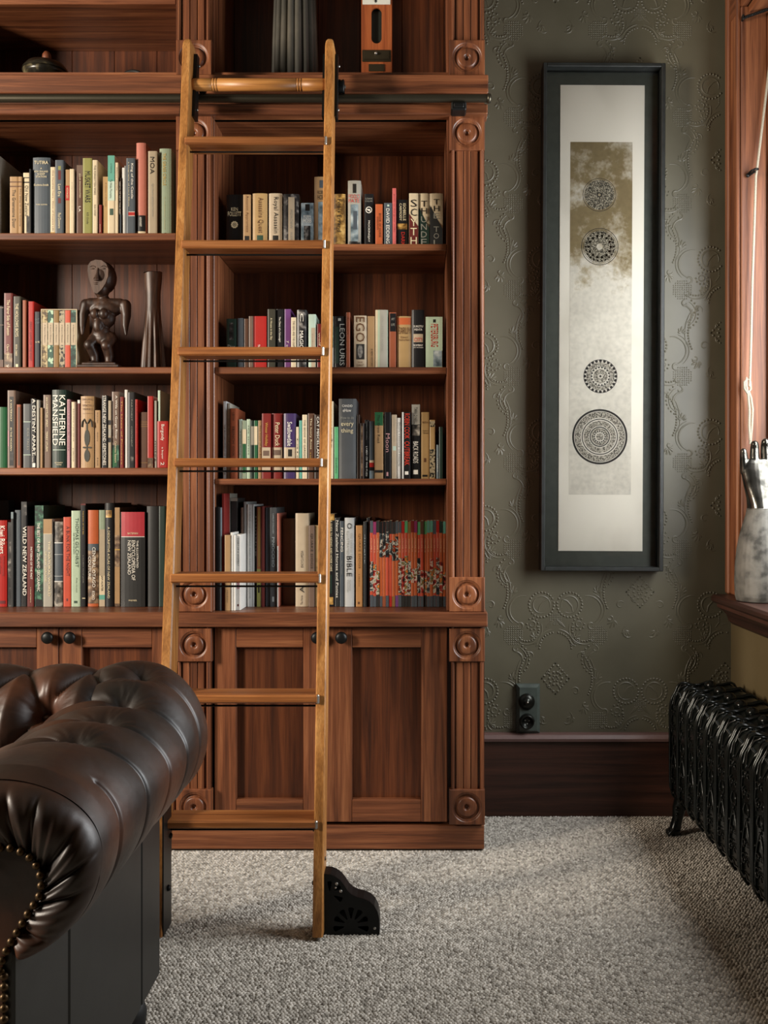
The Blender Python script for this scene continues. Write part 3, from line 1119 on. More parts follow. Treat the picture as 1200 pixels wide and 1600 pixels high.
def tuft(U, S, buttons, creases, pleats, A=0.034, sig=0.024, Bc=0.010, wc=0.008, Bp=0.0052, wp=0.0034, flat=0.0):
    d = np.zeros_like(U)
    best = np.full_like(U, 9.0)
    for q in buttons:
        r = np.hypot(U - q[0], S - q[1])
        best = np.minimum(best, r)
        d = np.minimum(d, -A * np.exp(-(r / sig) ** 1.5))
    dc = np.zeros_like(U)
    for a, c in creases:
        r, t = seg_d(U, S, a, c)
        dc = np.minimum(dc, -Bc * np.exp(-(r / wc) ** 1.3))
        best = np.minimum(best, r)
    dp = np.zeros_like(U)
    for a, c in pleats:
        r, t = seg_d(U, S, a, c)
        side = (U - a[0])
        f = np.where(side > 0, np.exp(-(r / wp) ** 1.2), np.exp(-(r / (wp * 1.9)) ** 1.2))
        dp = np.minimum(dp, -Bp * f)
        best = np.minimum(best, r)
    d = np.minimum(np.minimum(d, dc), dp) + 0.35 * (d + dc + dp - np.minimum(np.minimum(d, dc), dp))
    return d + 0.010 * (1 - np.exp(-(best / 0.035) ** 2)) * (1 - 0.8 * np.clip((flat - S) / 0.12, 0, 1))


def wrinkle(U, S, buttons):
    w = np.zeros_like(U)
    for q in buttons:
        du, dv = U - q[0], S - q[1]
        r = np.hypot(du, dv)
        a = np.arctan2(dv, du)
        w += 0.0011 * np.sin(a * 17 + 3 * np.sin(a * 5 + q[0] * 40)) * np.exp(-((r - 0.035) / 0.024) ** 2)
    return w


# ---- rolled arm
def arm_base(S, U=0.0):
    """profile (dx, dz) and normal along arc length, from under the outer side over the top to the inner face"""
    th = np.radians(-64) + S / AR
    k = np.clip((U - 1.84) / 0.17, 0, 1)
    AT_ = AT + (AR - AT) * k * k * (3 - 2 * k)
    smax = AR * np.radians(180 + 64)
    t = np.clip(S - smax, 0, None)
    on = S <= smax
    x = np.where(on, AR * np.cos(th), -AR + t * 0.10)
    z = np.where(on, np.where(np.sin(th) > 0, AT_, AR) * np.sin(th), -t)
    nx = np.where(on, np.cos(th) * 0.8, -1.0)
    nz = np.where(on, np.sin(th), -0.1)
    l = np.hypot(nx, nz)
    return x, z, nx / l, nz / l


SM = AR * math.radians(244)
sB1 = AR * math.radians(64 + 80)
sB2 = AR * math.radians(64 + 150)
sB3 = SM + 0.10
us = [1.485 + 0.1295 * k for k in range(6)]
us1 = [1.61, 1.75, 1.88, 1.99]
ab = [(u, sB1) for u in us1]
um = [1.53, 1.68, 1.815, 1.935]
ab2 = [(u, sB2) for u in um]
ab3 = [(u, sB3) for u in us1]
cre = []
for i, u in enumerate(us1):
    cre.append(((u, sB1), (um[i], sB2)))
    if i + 1 < len(um):
        cre.append(((u, sB1), (um[i + 1], sB2)))
    cre.append(((um[i], sB2), (u, sB3)))
    if i:
        cre.append(((um[i], sB2), (us1[i - 1], sB3)))
ple = [((u, sB1), (u + 0.004, -0.02)) for u in us1] + [((1.475, sB1 * 0.75), (1.462, -0.02))]
nu, nv = 330, 220
u = np.linspace(YN - 0.012, YFAR, nu)
s = np.linspace(-0.012, SM + 0.24, nv)
U, S = np.meshgrid(u, s, indexing='ij')
bx, bz, nx, nz = arm_base(S, U)
d = tuft(U, S, ab + ab2 + ab3, cre, ple, flat=sB1 - 0.02) + wrinkle(U, S, ab + ab2)
# the roll rounds off at its far end, where it meets the back
q = np.clip((U - 2.03) / (YFAR - 2.03), 0, 1)
sh = np.sqrt(np.clip(1 - q ** 2.6, 0.0, 1)) * 0.9 + 0.1
# and turns in slightly at the front edge
qf = np.clip((YN + 0.03 - U) / 0.042, 0, 1)
d = d * (1 - qf)
d = d + 0.0025 * np.array([noise.noise((a * 9, b_ * 9, 0)) for a, b_ in zip(U.ravel(), S.ravel())]).reshape(U.shape)
P = np.stack([AX + bx * np.where(S <= SM, sh, 1) + nx * d, U, AZ + np.where(bz > 0, bz * sh, bz) + nz * d], -1)
m = MB(); m.grid(P, flip=True)
arm = m.build('rolled_arm', LEATH, sofa)
# gathered front of the roll, pulled in to the nailed facing
fx = [(-0.70, 0.20), (-0.70, 0.60)]
edge_px = [(2, 1518), (4, 1502), (9, 1490), (16, 1476), (24, 1463), (31, 1452), (38, 1440), (45, 1428), (55, 1413), (63, 1400), (66, 1387), (65, 1370), (60, 1355), (52, 1343), (38, 1333), (22, 1326), (6, 1324), (-12, 1328), (-28, 1340), (-40, 1360), (-46, 1385), (-44, 1410)]
YFC = 1.338
edge = [(PX(p, YFC), PZ(y, YFC)) for p, y in edge_px]
def along(poly, t):
    L_ = [0]
    for a, c in zip(poly, poly[1:]):
        L_.append(L_[-1] + math.hypot(c[0] - a[0], c[1] - a[1]))
    t *= L_[-1]
    for i in range(len(poly) - 1):
        if t <= L_[i + 1] + 1e-9:
            f = (t - L_[i]) / max(1e-9, L_[i + 1] - L_[i])
            return (poly[i][0] + (poly[i + 1][0] - poly[i][0]) * f, poly[i][1] + (poly[i + 1][1] - poly[i][1]) * f)
    return poly[-1]
nt_, nr_ = 190, 26
Pg = np.zeros((nt_, nr_, 3))
for i in range(nt_):
    t = i / (nt_ - 1)
    th = math.radians(-72 + 262 * t)
    ox, oz = AX + AR * math.cos(th), AZ + (AT if th > 0 else AR) * math.sin(th)
    ix, iz = along(edge[3:], t)
    for j in range(nr_):
        f = j / (nr_ - 1)
        ph = f * PI / 2
        wgt = math.cos(ph)
        x, z = ix + (ox - ix) * wgt, iz + (oz - iz) * wgt
        y = YN - 0.012 - (YN - 0.012 - YFC - 0.004) * math.sin(ph) - 0.020 * math.sin(2 * ph)
        g = abs(math.sin(t * PI * 10 + 0.6 * math.sin(t * 23)))
        y += (0.013 * (1 - g) ** 2.4) * math.sin(ph) ** 1.5 + 0.0012 * math.sin(t * 170 + f * 9) * f
        Pg[i, j] = (x, y, z)
m = MB(); m.grid(Pg, flip=False)
m.build('gathered_front', LEATH, sofa)
# facing board with its nails
m = MB()
poly = edge[:] + [(-0.665, 0.53), (-0.668, 0.12), (-0.556, 0.12)]
m.prism(poly, 'y', YFC + 0.002, YFC + 0.06)
fac = m.build('arm_facing', LEATH, sofa)
cum = 0.0
ln_ = sum(math.hypot(c[0] - a[0], c[1] - a[1]) for a, c in zip(edge[:19], edge[1:19]))
def nail(x, z):
    m = MB()
    m.lathe([(0.0, -0.0062), (0.0035, -0.0054), (0.0056, -0.0028), (0.0062, 0.0), (0.0, 0.0)], (x, YFC + 0.001, z), 'y', 10)
    return m.build('nail_head', BRASS, fac)
nn_ = int(ln_ / 0.0142)
for i in range(nn_ + 1):
    x, z = along(edge[:19], i / nn_)
    nail(x - 0.001, z)
for k in range(22):
    nail(-0.5575, 0.487 - 0.0145 * k)
# outer side panels with upright seams
XO = -0.545
for y0, y1 in ((YFC + 0.004, 1.551), (1.5545, 1.958), (1.9615, 2.098)):
    m = MB(); m.box(XO - 0.03, XO, y0, y1, 0.125, 0.60, b=0.004)
    m.build('outer_panel', LEATB, sofa)
m = MB(); m.box(-0.664, XO - 0.031, YFC + 0.062, 2.10, 0.13, 0.62)
m.build('arm_frame', LEATB, sofa)
# buttons of the arm
def button(p, nrm, parent):
    m = MB()
    v = Vector(nrm).normalized()
    c = Vector(p) + v * 0.002
    m.ell(c, (0.0095, 0.0095, 0.0075), 12, 8)
    return m.build('button', LEATH, parent)
for (uu, ss) in ab + ab2:
    bx0, bz0, nx0, nz0 = [float(k) for k in arm_base(np.array(ss), np.array(uu))]
    dep = -0.032
    button((AX + bx0 + nx0 * dep, uu, AZ + bz0 + nz0 * dep), (nx0, 0, nz0), arm)

# ---- buttoned back, rolled over at the top
CY, CZ = 2.0, 0.640
S0 = AR * math.radians(180 + 60)
def back_base(S):
    th = np.radians(-60) + S / AR      # from the rear, over the top, to the front
    t = np.clip(S - S0, 0, None)
    on = S <= S0
    y = np.where(on, CY + AR * np.cos(th), CY - AR - 0.10 * t)
    z = np.where(on, CZ + AR * np.sin(th), CZ - t)
    return y, z, np.where(on, np.cos(th), -1.0), np.where(on, np.sin(th), -0.1)
pit = 0.130
r0 = [(-0.653 - pit * k, AR * math.radians(60 + 88)) for k in range(12)]
r1 = [(-0.718 - pit * k, AR * math.radians(60 + 140)) for k in range(12)]
r1b = [(-0.588, AR * math.radians(60 + 138))]
r2 = [(-0.653 - pit * k, S0 + 0.025) for k in range(12)]
cre = []
for k in range(12):
    cre += [(r1[k], r0[k]), (r1[k], r2[k])]
    if k + 1 < 12:
        cre += [(r1[k], r0[k + 1]), (r1[k], r2[k + 1])]
cre += [(r1b[0], r0[0]), (r1b[0], r2[0])]
ple = [(p, (p[0], -0.02)) for p in r0]
u = np.linspace(-2.20, -0.535, 430)
s = np.linspace(-0.01, S0 + 0.28, 190)
U, S = np.meshgrid(u, s, indexing='ij')
y, z, ny, nz = back_base(S)
bts = r1 + r1b + r2
d = tuft(U, S, bts, cre, ple, A=0.050, sig=0.032, Bc=0.016, wc=0.011, Bp=0.007) + wrinkle(U, S, r1 + r1b)
q = np.clip((U + 0.635) / 0.10, 0, 1)
sh = 0.25 + 0.75 * np.sqrt(np.clip(1 - q ** 2.4, 0, 1))
y = CY + (y - CY) * np.where(S <= S0, sh, 1)
z = np.where(z > CZ, CZ + (z - CZ) * sh, z)
U = np.where(z < CZ, np.minimum(U, -0.62), U)
P = np.stack([U, y + ny * d, z + nz * d], -1)
m = MB(); m.grid(P)
back = m.build('buttoned_back', LEATH, sofa)
for (uu, ss) in r1 + r1b:
    if uu < -1.1:
        continue
    y0, z0, ny0, nz0 = [float(k) for k in back_base(np.array(ss))]
    button((uu, y0 - ny0 * 0.050, z0 - nz0 * 0.050), (0, ny0, nz0), back)
m = MB(); m.box(-2.20, -0.605, 2.06, 2.10, 0.13, 0.62, b=0.004); m.build('back_panel', LEATB, sofa)
m = MB(); m.box(-2.20, -0.74, YFC + 0.03, 1.835, 0.30, 0.45, b=0.03); m.build('seat_cushion', LEATH, sofa)
m = MB(); m.box(-2.20, -0.665, YFC + 0.03, 2.05, 0.13, 0.295, b=0.01); m.build('seat_frame', LEATB, sofa)
for x, y in ((-0.60, 2.02), (-0.60, 1.42), (-2.13, 2.02), (-2.13, 1.42)):
    m = MB()
    m.lathe([(0.0, 0.0), (0.018, 0.0), (0.024, 0.01), (0.036, 0.05), (0.040, 0.085), (0.034, 0.105), (0.026, 0.112), (0.040, 0.122), (0.042, 0.13), (0.0, 0.13)], (x + 0.008, y, 0.0), 'z', 20)
    m.build('foot', BLACKM, sofa)

# ================================================================== radiator
RAD = plain('glossy_black_cast_iron', '141715', 0.2, 0.35, 0.25, scale=30)
rad = thing('radiator', 'ornate black cast-iron column radiator under the window sill, standing on clawed feet', 'radiator', (0.97, 2.9, 0))


def rad_profile(t):
    """outline in XZ, bottom front up over the wavy top to the rear"""
    pts = [(0.872, 0.105), (0.858, 0.125), (0.850, 0.155), (0.849, 0.25), (0.849, 0.41), (0.851, 0.432), (0.858, 0.455), (0.868, 0.472), (0.873, 0.486), (0.880, 0.497),
           (0.892, 0.502), (0.908, 0.500), (0.925, 0.495), (0.942, 0.494), (0.960, 0.499), (0.975, 0.505), (0.990, 0.499), (1.008, 0.494), (1.025, 0.495), (1.042, 0.500), (1.056, 0.502),
           (1.066, 0.497), (1.072, 0.486), (1.078, 0.470), (1.080, 0.43), (1.080, 0.155), (1.072, 0.125), (1.058, 0.105)]
    return pts


def spiral(cx, cz, r0, r1, a0, a1, n=12):
    return [(cx + (r0 + (r1 - r0) * t) * math.cos(math.radians(a0 + (a1 - a0) * t)), cz + (r0 + (r1 - r0) * t) * math.sin(math.radians(a0 + (a1 - a0) * t))) for t in np.linspace(0, 1, n)]


def make_section():
    prof = rad_profile(0)
    hw = 0.047
    body = MB()
    core = [(x + 0.004 * (1 if x < 0.96 else -1), z - (0.004 if z > 0.45 else 0)) for x, z in prof]
    body.prism(core, 'y', -hw, hw, True)
    rim = MB()
    for yy in (-hw, hw):
        rim.tube([(x, yy, z) for x, z in prof], 0.0042, 6)
    hub = MB()
    hub.tube([(0.965, -0.052, 0.455), (0.965, 0.052, 0.455)], 0.024, 14)
    hub.tube([(0.965, -0.052, 0.155), (0.965, 0.052, 0.155)], 0.024, 14)
    cap = MB()
    cap.lathe([(0.0, 0.016), (0.010, 0.014), (0.018, 0.006), (0.022, -0.006), (0.0, -0.006)], (0.972, 0.0, 0.503), 'z', 14)
    orn = MB()
    xf = 0.8505
    def front(pts, r=0.0026):
        orn.tube([(xf, y, z) for y, z in pts], [r * (0.5 + 0.5 * math.sin(PI * (i + 0.6) / len(pts))) for i in range(len(pts))], 5)
    def dot(y, z, r=0.0038):
        orn.ell((xf, y, z), (r * 0.8, r, r), 6, 4)
    for s in (-1, 1):
        front(spiral(s * 0.013, 0.405, 0.014, 0.003, -60 if s > 0 else 240, 330 if s > 0 else -150))
        front(spiral(s * 0.012, 0.362, 0.013, 0.003, 90, 90 - s * 420))
        front([(s * 0.004, 0.335), (s * 0.012, 0.325), (s * 0.016, 0.312), (s * 0.010, 0.302), (s * 0.004, 0.306)])
        front([(s * 0.027, 0.44), (s * 0.024, 0.40), (s * 0.028, 0.37), (s * 0.020, 0.34)], 0.003)
        front(spiral(s * 0.014, 0.185, 0.016, 0.003, 120 if s > 0 else 60, -330 if s > 0 else 510, 14))
        front(spiral(s * 0.012, 0.228, 0.012, 0.003, -90, -90 + s * 400))
        front([(s * 0.026, 0.15), (s * 0.027, 0.19), (s * 0.022, 0.23), (s * 0.014, 0.26), (s * 0.003, 0.285)], 0.003)
        front([(s * 0.028, 0.145), (s * 0.010, 0.140), (s * 0.0, 0.150)], 0.003)
        for z in (0.165, 0.205, 0.25):
            dot(s * 0.027, z)
        # shoulder scrolls and top strap work
        a = [(0.8535, s * 0.006, 0.432), (0.860, s * 0.016, 0.456), (0.871, s * 0.022, 0.474), (0.879, s * 0.014, 0.492), (0.893, s * 0.008, 0.501)]
        orn.tube(a, 0.0032, 5)
        b_ = [(0.853, s * 0.024, 0.430), (0.862, s * 0.030, 0.458), (0.872, s * 0.024, 0.478), (0.884, s * 0.027, 0.499), (0.905, s * 0.020, 0.4995), (0.925, s * 0.024, 0.495)]
        orn.tube(b_, 0.0030, 5)
        sp = spiral(0.918, s * 0.012, 0.010, 0.002, 0, s * 400)
        orn.tube([(x, y, 0.4955) for x, y in sp], 0.0022, 5)
    for z in (0.292, 0.275, 0.43, 0.415):
        dot(0.0, z, 0.0045)
    for k in range(5):
        orn.ell((0.866 + 0.0015 * k, -0.018 + 0.009 * k, 0.470), (0.004, 0.003, 0.006), 6, 4)
    orn.V = [(x, y * 1.3, z) for x, y, z in orn.V]
    return body, [('rim', rim), ('connecting_hub', hub), ('top_boss', cap), ('scroll_ornament', orn)]


sb, subs = make_section()
me_b = sb.mesh('radiator_section'); me_b.materials.append(RAD)
me_s = []
for nm, q in subs:
    me = q.mesh(nm); me.materials.append(RAD); me_s.append((nm, me))
for k in range(12):
    yy = 3.315 - 0.1045 * k
    o = bpy.data.objects.new('section', me_b)
    COL.objects.link(o); o.parent = rad
    o.location = Vector((0, yy, 0)) - ORG[rad]
    for nm, me in me_s:
        c = bpy.data.objects.new(nm, me)
        COL.objects.link(c); c.parent = o
for yy in (3.325, 2.17):
    for s in (-1, 1):
        m = MB()
        cx = 0.967 + s * 0.085
        pts = [(cx, yy, 0.125), (cx + s * 0.012, yy, 0.09), (cx + s * 0.018, yy - 0.002, 0.055), (cx + s * 0.026, yy - 0.006, 0.028), (cx + s * 0.034, yy - 0.012, 0.016)]
        m.tube(pts, [0.026, 0.022, 0.017, 0.019, 0.014], 12)
        m.ell((cx + s * 0.030, yy - 0.008, 0.017), (0.022, 0.020, 0.017), 12, 8)
        for dy in (-0.012, 0.0, 0.012):
            m.tube([(cx + s * 0.034, yy - 0.008 + dy, 0.024), (cx + s * 0.050, yy - 0.010 + dy * 1.3, 0.012), (cx + s * 0.053, yy - 0.010 + dy * 1.3, 0.004)], [0.007, 0.006, 0.002], 6)
        for z, r in ((0.075, 0.006), (0.055, 0.005), (0.095, 0.007)):
            m.ell((cx - 0.008 + s * 0.016, yy - 0.020, z), (r, r, r), 8, 6)
        m.build('claw_foot', RAD, rad)

# ================================================================== framed print
YFR = 3.470
fx0, fx1 = PX(847, YFR), PX(1038.5, YFR)
fz0, fz1 = PZ(892.5, YFR), PZ(97.5, YFR)
FRM = noise_mat('charcoal_frame_paint', [(0.3, '181a19'), (0.7, '232625')], scale=30, rough=0.38)
MATB = noise_mat('dark_grey_green_mount', [(0.3, '333831'), (0.7, '3e433b')], scale=40, rough=0.7)
PAPER = noise_mat('aged_cream_paper', [(0.25, 'cbc4b4'), (0.5, 'e4decf'), (0.8, 'eee8da')], scale=4, rough=0.85, stretch=(1, 1, 0.6))
frame = thing('framed_print', 'tall narrow scroll print of four round medallions in a deep black box frame', 'picture', (0.5 * (fx0 + fx1), YW, 0.5 * (fz0 + fz1)))
fw = 0.0135
for x0, x1, z0, z1, ax in ((fx0, fx0 + fw, fz0, fz1, 'z'), (fx1 - fw, fx1, fz0, fz1, 'z'), (fx0 + fw, fx1 - fw, fz1 - fw, fz1, 'x'), (fx0 + fw, fx1 - fw, fz0, fz0 + fw, 'x')):
    B('frame_side', FRM, frame, x0, x1, YFR, YW - 0.002, z0, z1, b=0.002)
B('mount', MATB, frame, fx0 + fw, fx1 - fw, 3.522, 3.528, fz0 + fw, fz1 - fw)
YPP = 3.519
def F(px, py): return PX(px, YPP), PZ(py, YPP)
px0, pz1 = F(874, 133); px1, pz0 = F(1005.5, 861)
pap = B('paper', PAPER, frame, px0, px1, YPP, 3.522, pz0, pz1)
# the printed panel: brown wash over a pale ground, worn through in patches
m_, nt, b = new_mat('blotched_brown_print')
N, L = nt.nodes, nt.links
tc = N.new('ShaderNodeTexCoord')
n1 = N.new('ShaderNodeTexNoise'); n1.inputs['Scale'].default_value = 6; n1.inputs['Detail'].default_value = 9; n1.inputs['Roughness'].default_value = 0.66
n2 = N.new('ShaderNodeTexNoise'); n2.inputs['Scale'].default_value = 60; n2.inputs['Detail'].default_value = 4
L.new(tc.outputs['Object'], n1.inputs['Vector']); L.new(tc.outputs['Object'], n2.inputs['Vector'])
sep = N.new('ShaderNodeSeparateXYZ'); L.new(tc.outputs['Object'], sep.inputs[0])
mr = N.new('ShaderNodeMapRange'); mr.inputs[1].default_value = -0.02; mr.inputs[2].default_value = 0.26; mr.inputs[3].default_value = -0.22; mr.inputs[4].default_value = 0.035
L.new(sep.outputs['Z'], mr.inputs[0])
ad = N.new('ShaderNodeMath'); ad.operation = 'ADD'; L.new(n1.outputs['Fac'], ad.inputs[0]); L.new(mr.outputs[0], ad.inputs[1])
r1 = ramp(nt, [(0.43, 'dad4c5'), (0.50, 'b0a48a'), (0.56, '82724f'), (0.8, '6e5e40')]); L.new(ad.outputs[0], r1.inputs[0])
r2 = ramp(nt, [(0.3, (0.72, 0.71, 0.70, 1)), (0.62, (1, 1, 1, 1))]); L.new(n1.outputs['Fac'], r2.inputs[0])
r3 = ramp(nt, [(0.3, (0.8, 0.8, 0.8, 1)), (0.6, (1, 1, 1, 1))]); L.new(n2.outputs['Fac'], r3.inputs[0])
mx = N.new('ShaderNodeMix'); mx.data_type = 'RGBA'; mx.blend_type = 'MULTIPLY'; mx.inputs[0].default_value = 0.8
L.new(r1.outputs[0], mx.inputs[6]); L.new(r2.outputs[0], mx.inputs[7])
mx2 = N.new('ShaderNodeMix'); mx2.data_type = 'RGBA'; mx2.blend_type = 'MULTIPLY'; mx2.inputs[0].default_value = 0.7
L.new(mx.outputs[2], mx2.inputs[6]); L.new(r3.outputs[0], mx2.inputs[7])
L.new(mx2.outputs[2], b.inputs['Base Color']); b.inputs['Roughness'].default_value = 0.85
x0, z1 = F(890, 222); x1, z0 = F(987, 773)
prt = B('printed_panel', m_, pap, x0, x1, YPP - 0.0006, YPP - 0.0001, z0, z1)
INK = plain('black_printing_ink', '1b1916', 0.8)
SPECK = noise_mat('speckled_ink', [(0.38, '14130f'), (0.52, '6a6352'), (0.66, 'b9b19d')], scale=330, detail=3, rough=0.85)
SPECK2 = noise_mat('grey_half_tone', [(0.40, '4a463e'), (0.60, 'b9b2a2')], scale=220, detail=2, rough=0.85)
YI = YPP - 0.0009
def ring(m, cx, cy, r0, r1, n=56):
    (x, z) = F(cx, cy); k = YPP / FPX
    vs, fs = [], []
    for i in range(n):
        a = 2 * PI * i / n
        for r in (r0, r1):
            vs.append((x + r * k * math.cos(a), YI, z + r * k * math.sin(a)))
    for i in range(n):
        j = (i + 1) % n
        fs.append((2 * i, 2 * i + 1, 2 * j + 1, 2 * j))
    m.add(vs, fs)
def dots(m, cx, cy, r, n, dr):
    for i in range(n):
        a = 2 * PI * i / n
        ring(m, cx + r * math.cos(a), cy + r * math.sin(a), 0.0, dr, 8)
ink, sp, ht = MB(), MB(), MB()
ring(ink, 935.5, 304.5, 25.2, 26); ring(sp, 935.5, 304.5, 4, 23.5); ring(ink, 935.5, 304.5, 2.2, 4.2)
ring(ink, 936.5, 385.5, 28, 29); ring(ink, 936.5, 385.5, 25.6, 26.2); ring(sp, 936.5, 385.5, 5, 24.5); dots(ink, 936.5, 385.5, 17, 14, 2.0); dots(ink, 936.5, 385.5, 22, 22, 1.5)
ring(ink, 938.5, 588, 25.4, 26.4); dots(ink, 938.5, 588, 24.2, 24, 2.3); ring(ht, 938.5, 588, 16, 22); ring(ink, 938.5, 588, 14.6, 15.4); dots(ink, 938.5, 588, 13.7, 18, 1.3); ring(ht, 938.5, 588, 4, 11); ring(ink, 938.5, 588, 0, 1.8)
c = (938, 682.5)
ring(ink, *c, 40.2, 43.2); ring(ht, *c, 30, 38.5); ring(ink, *c, 38.6, 39.1); ring(ink, *c, 26.8, 28.2); ring(ht, *c, 17, 25); ring(ink, *c, 14.2, 15.8); ring(ht, *c, 10, 13.4); dots(ink, *c, 8.6, 16, 1.25); ring(ink, *c, 11.3, 11.8); ring(ht, *c, 0, 5.5)
ink.build('medallion_ink', INK, prt); sp.build('medallion_ground', SPECK, prt); ht.build('medallion_tone', SPECK2, prt)
PANE = clear_pane('picture_glass')
B('glass', PANE, frame, fx0 + fw, fx1 - fw, 3.505, 3.507, fz0 + fw, fz1 - fw)
frame.rotation_euler = (0, math.radians(0.28), 0)

# ================================================================== socket plate
GM = noise_mat('painted_grey_green_block', [(0.3, '39413d'), (0.7, '474f4a')], scale=30, rough=0.35)
sx0, sx1, sz0, sz1 = PX(807, 3.52), PX(843.5, 3.52), 0.2938, PZ(1069, 3.52)
sock = thing('wall_switch', 'dark grey-green double switch plate with domed switch and round socket above the baseboard', 'switch', ((sx0 + sx1) / 2, YW, sz0))
m = MB()
bv = 0.0105
o_ = [(sx0, sz0), (sx1, sz0), (sx1, sz1), (sx0, sz1)]
i_ = [(sx0 + bv, sz0 + bv), (sx1 - bv, sz0 + bv), (sx1 - bv, sz1 - bv), (sx0 + bv, sz1 - bv)]
vs = [(x, YW - 0.001, z) for x, z in o_] + [(x, YW - 0.016, z) for x, z in o_] + [(x, YW - 0.026, z) for x, z in i_]
fs = [(0, 1, 5, 4), (1, 2, 6, 5), (2, 3, 7, 6), (3, 0, 4, 7), (4, 5, 9, 8), (5, 6, 10, 9), (6, 7, 11, 10), (7, 4, 8, 11), (8, 9, 10, 11), (3, 2, 1, 0)]
m.add(vs, fs)
m.build('backplate', GM, sock)
GB = plain('dark_bronze_switch', '252622', 0.28, 0.7, 0.1)
yb = YW - 0.026
cx, cz = PX(823.3, 3.5), PZ(1097.5, 3.5)
m = MB(); m.lathe([(0.0, -0.018), (0.006, -0.018), (0.009, -0.0165), (0.0105, -0.014), (0.016, -0.0135), (0.022, -0.010), (0.0285, -0.004), (0.0295, 0.0), (0.0, 0.0)], (cx, yb, cz), 'y', 28)
sw = m.build('switch_dome', GB, sock)
m = MB(); m.tube([(cx, yb - 0.016, cz), (cx + 0.001, yb - 0.026, cz + 0.003)], [0.0035, 0.0022], 10); m.ell((cx + 0.001, yb - 0.027, cz + 0.003), (0.004, 0.004, 0.004), 10, 8)
m.build('toggle', STEEL, sw)
cz = PZ(1128, 3.5)
m = MB(); m.lathe([(0.0, -0.006), (0.018, -0.006), (0.0195, -0.020), (0.023, -0.021), (0.0245, -0.018), (0.026, -0.006), (0.0275, 0.0), (0.0, 0.0)], (cx + 0.001, yb, cz), 'y', 28)
so = m.build('round_socket', GB, sock)
m = MB(); m.ell((cx - 0.006, yb - 0.007, cz + 0.004), (0.003, 0.003, 0.003), 8, 6); m.ell((cx + 0.008, yb - 0.007, cz + 0.004), (0.003, 0.003, 0.003), 8, 6); m.ell((cx + 0.001, yb - 0.007, cz - 0.008), (0.003, 0.003, 0.003), 8, 6)
m.build('contact', STEEL, so)

# ================================================================== window cord, hooks, stay
CORDM = noise_mat('white_cotton_cord', [(0.3, '8d8576'), (0.7, 'b0a895')], scale=300, rough=0.8)
YC = 3.318
def C(px, py, y=YC): return (PX(px, y), y, PZ(py, y))
m = MB()
r_ = 0.0042
m.tube([C(1214, 0), C(1206, 70), C(1199, 130), C(1190, 205), C(1183, 262), C(1181, 275), C(1179, 340), C(1175.5, 440), C(1173.5, 530), C(1172, 585), C(1171, 604)], r_, 8)
m.tube([C(1168, 592), C(1163, 597), C(1163, 607), C(1168, 615), C(1173, 608), C(1172, 596), C(1167, 590), C(1166, 602), C(1169, 618), C(1171, 640), C(1170.5, 665), C(1172, 688)], r_, 8)
m.tube([C(1170, 612), C(1173.5, 622), C(1176, 640), C(1175, 662), C(1173, 688), C(1172, 694)], r_, 8)
cord = m.build('blind_cord', CORDM, None, C(1172, 690))
tag(cord, 'white knotted cord hanging down the window jamb, looped at its lower end', 'cord')
m = MB()
hx, _, hz = C(1176, 268)
m.tube([(hx - 0.006, 3.345, hz), (hx - 0.006, 3.312, hz + 0.001), (hx + 0.004, 3.304, hz + 0.004), (hx + 0.014, 3.306, hz + 0.004), (hx + 0.018, 3.318, hz + 0.008)], 0.0036, 8)
m.tube([(hx - 0.010, 3.342, hz - 0.008), (hx - 0.002, 3.322, hz - 0.006), (hx + 0.004, 3.31, hz - 0.002)], 0.004, 8)
m.ell((hx - 0.010, 3.336, hz - 0.007), (0.007, 0.006, 0.007), 10, 8)
tag(m.build('cord_hook', IRON, None, (hx, 3.34, hz)), 'small black iron hook on the window jamb guiding the cord', 'hook')
m = MB()
n = 90
p0, p1 = Vector(C(1161, 28, 3.335)), Vector((PX(1216, 3.30), 3.30, PZ(9, 3.30)))
ax = (p1 - p0).normalized(); e1 = ax.orthogonal().normalized(); e2 = ax.cross(e1)
for ph in (0, PI):
    m.tube([p0 + (p1 - p0) * (i / n) + (e1 * math.cos(i * 0.75 + ph) + e2 * math.sin(i * 0.75 + ph)) * 0.0032 for i in range(n + 1)], 0.0026, 6)
m.box(p0.x - 0.004, p0.x + 0.002, 3.325, 3.345, p0.z - 0.009, p0.z + 0.009, b=0.002)
tag(m.build('twisted_stay', IRON, None, p0), 'twisted black iron stay fixed high on the window jamb', 'stay')

# ================================================================== metal hand on the sill
m_, nt, b = new_mat('silvered_cast_metal')
N, L = nt.nodes, nt.links
tc = N.new('ShaderNodeTexCoord'); sep = N.new('ShaderNodeSeparateXYZ'); L.new(tc.outputs['Object'], sep.inputs[0])
nz = N.new('ShaderNodeTexNoise'); nz.inputs['Scale'].default_value = 22; nz.inputs['Detail'].default_value = 6; L.new(tc.outputs['Object'], nz.inputs['Vector'])
mr = N.new('ShaderNodeMapRange'); mr.inputs[1].default_value = 0.296; mr.inputs[2].default_value = 0.304
L.new(sep.outputs['Z'], mr.inputs[0])
r1 = ramp(nt, [(0.35, '383733'), (0.48, '605e58'), (0.65, '74716a')]); L.new(nz.outputs['Fac'], r1.inputs[0])
L.new(r1.outputs[0], b.inputs['Base Color'])
rm = N.new('ShaderNodeMapRange'); rm.inputs[3].default_value = 0.62; rm.inputs[4].default_value = 0.22; L.new(mr.outputs[0], rm.inputs[0]); L.new(rm.outputs[0], b.inputs['Roughness'])
mm = N.new('ShaderNodeMapRange'); mm.inputs[3].default_value = 0.15; mm.inputs[4].default_value = 0.95; L.new(mr.outputs[0], mm.inputs[0]); L.new(mm.outputs[0], b.inputs['Metallic'])
YHD, ZS = 3.245, 0.790
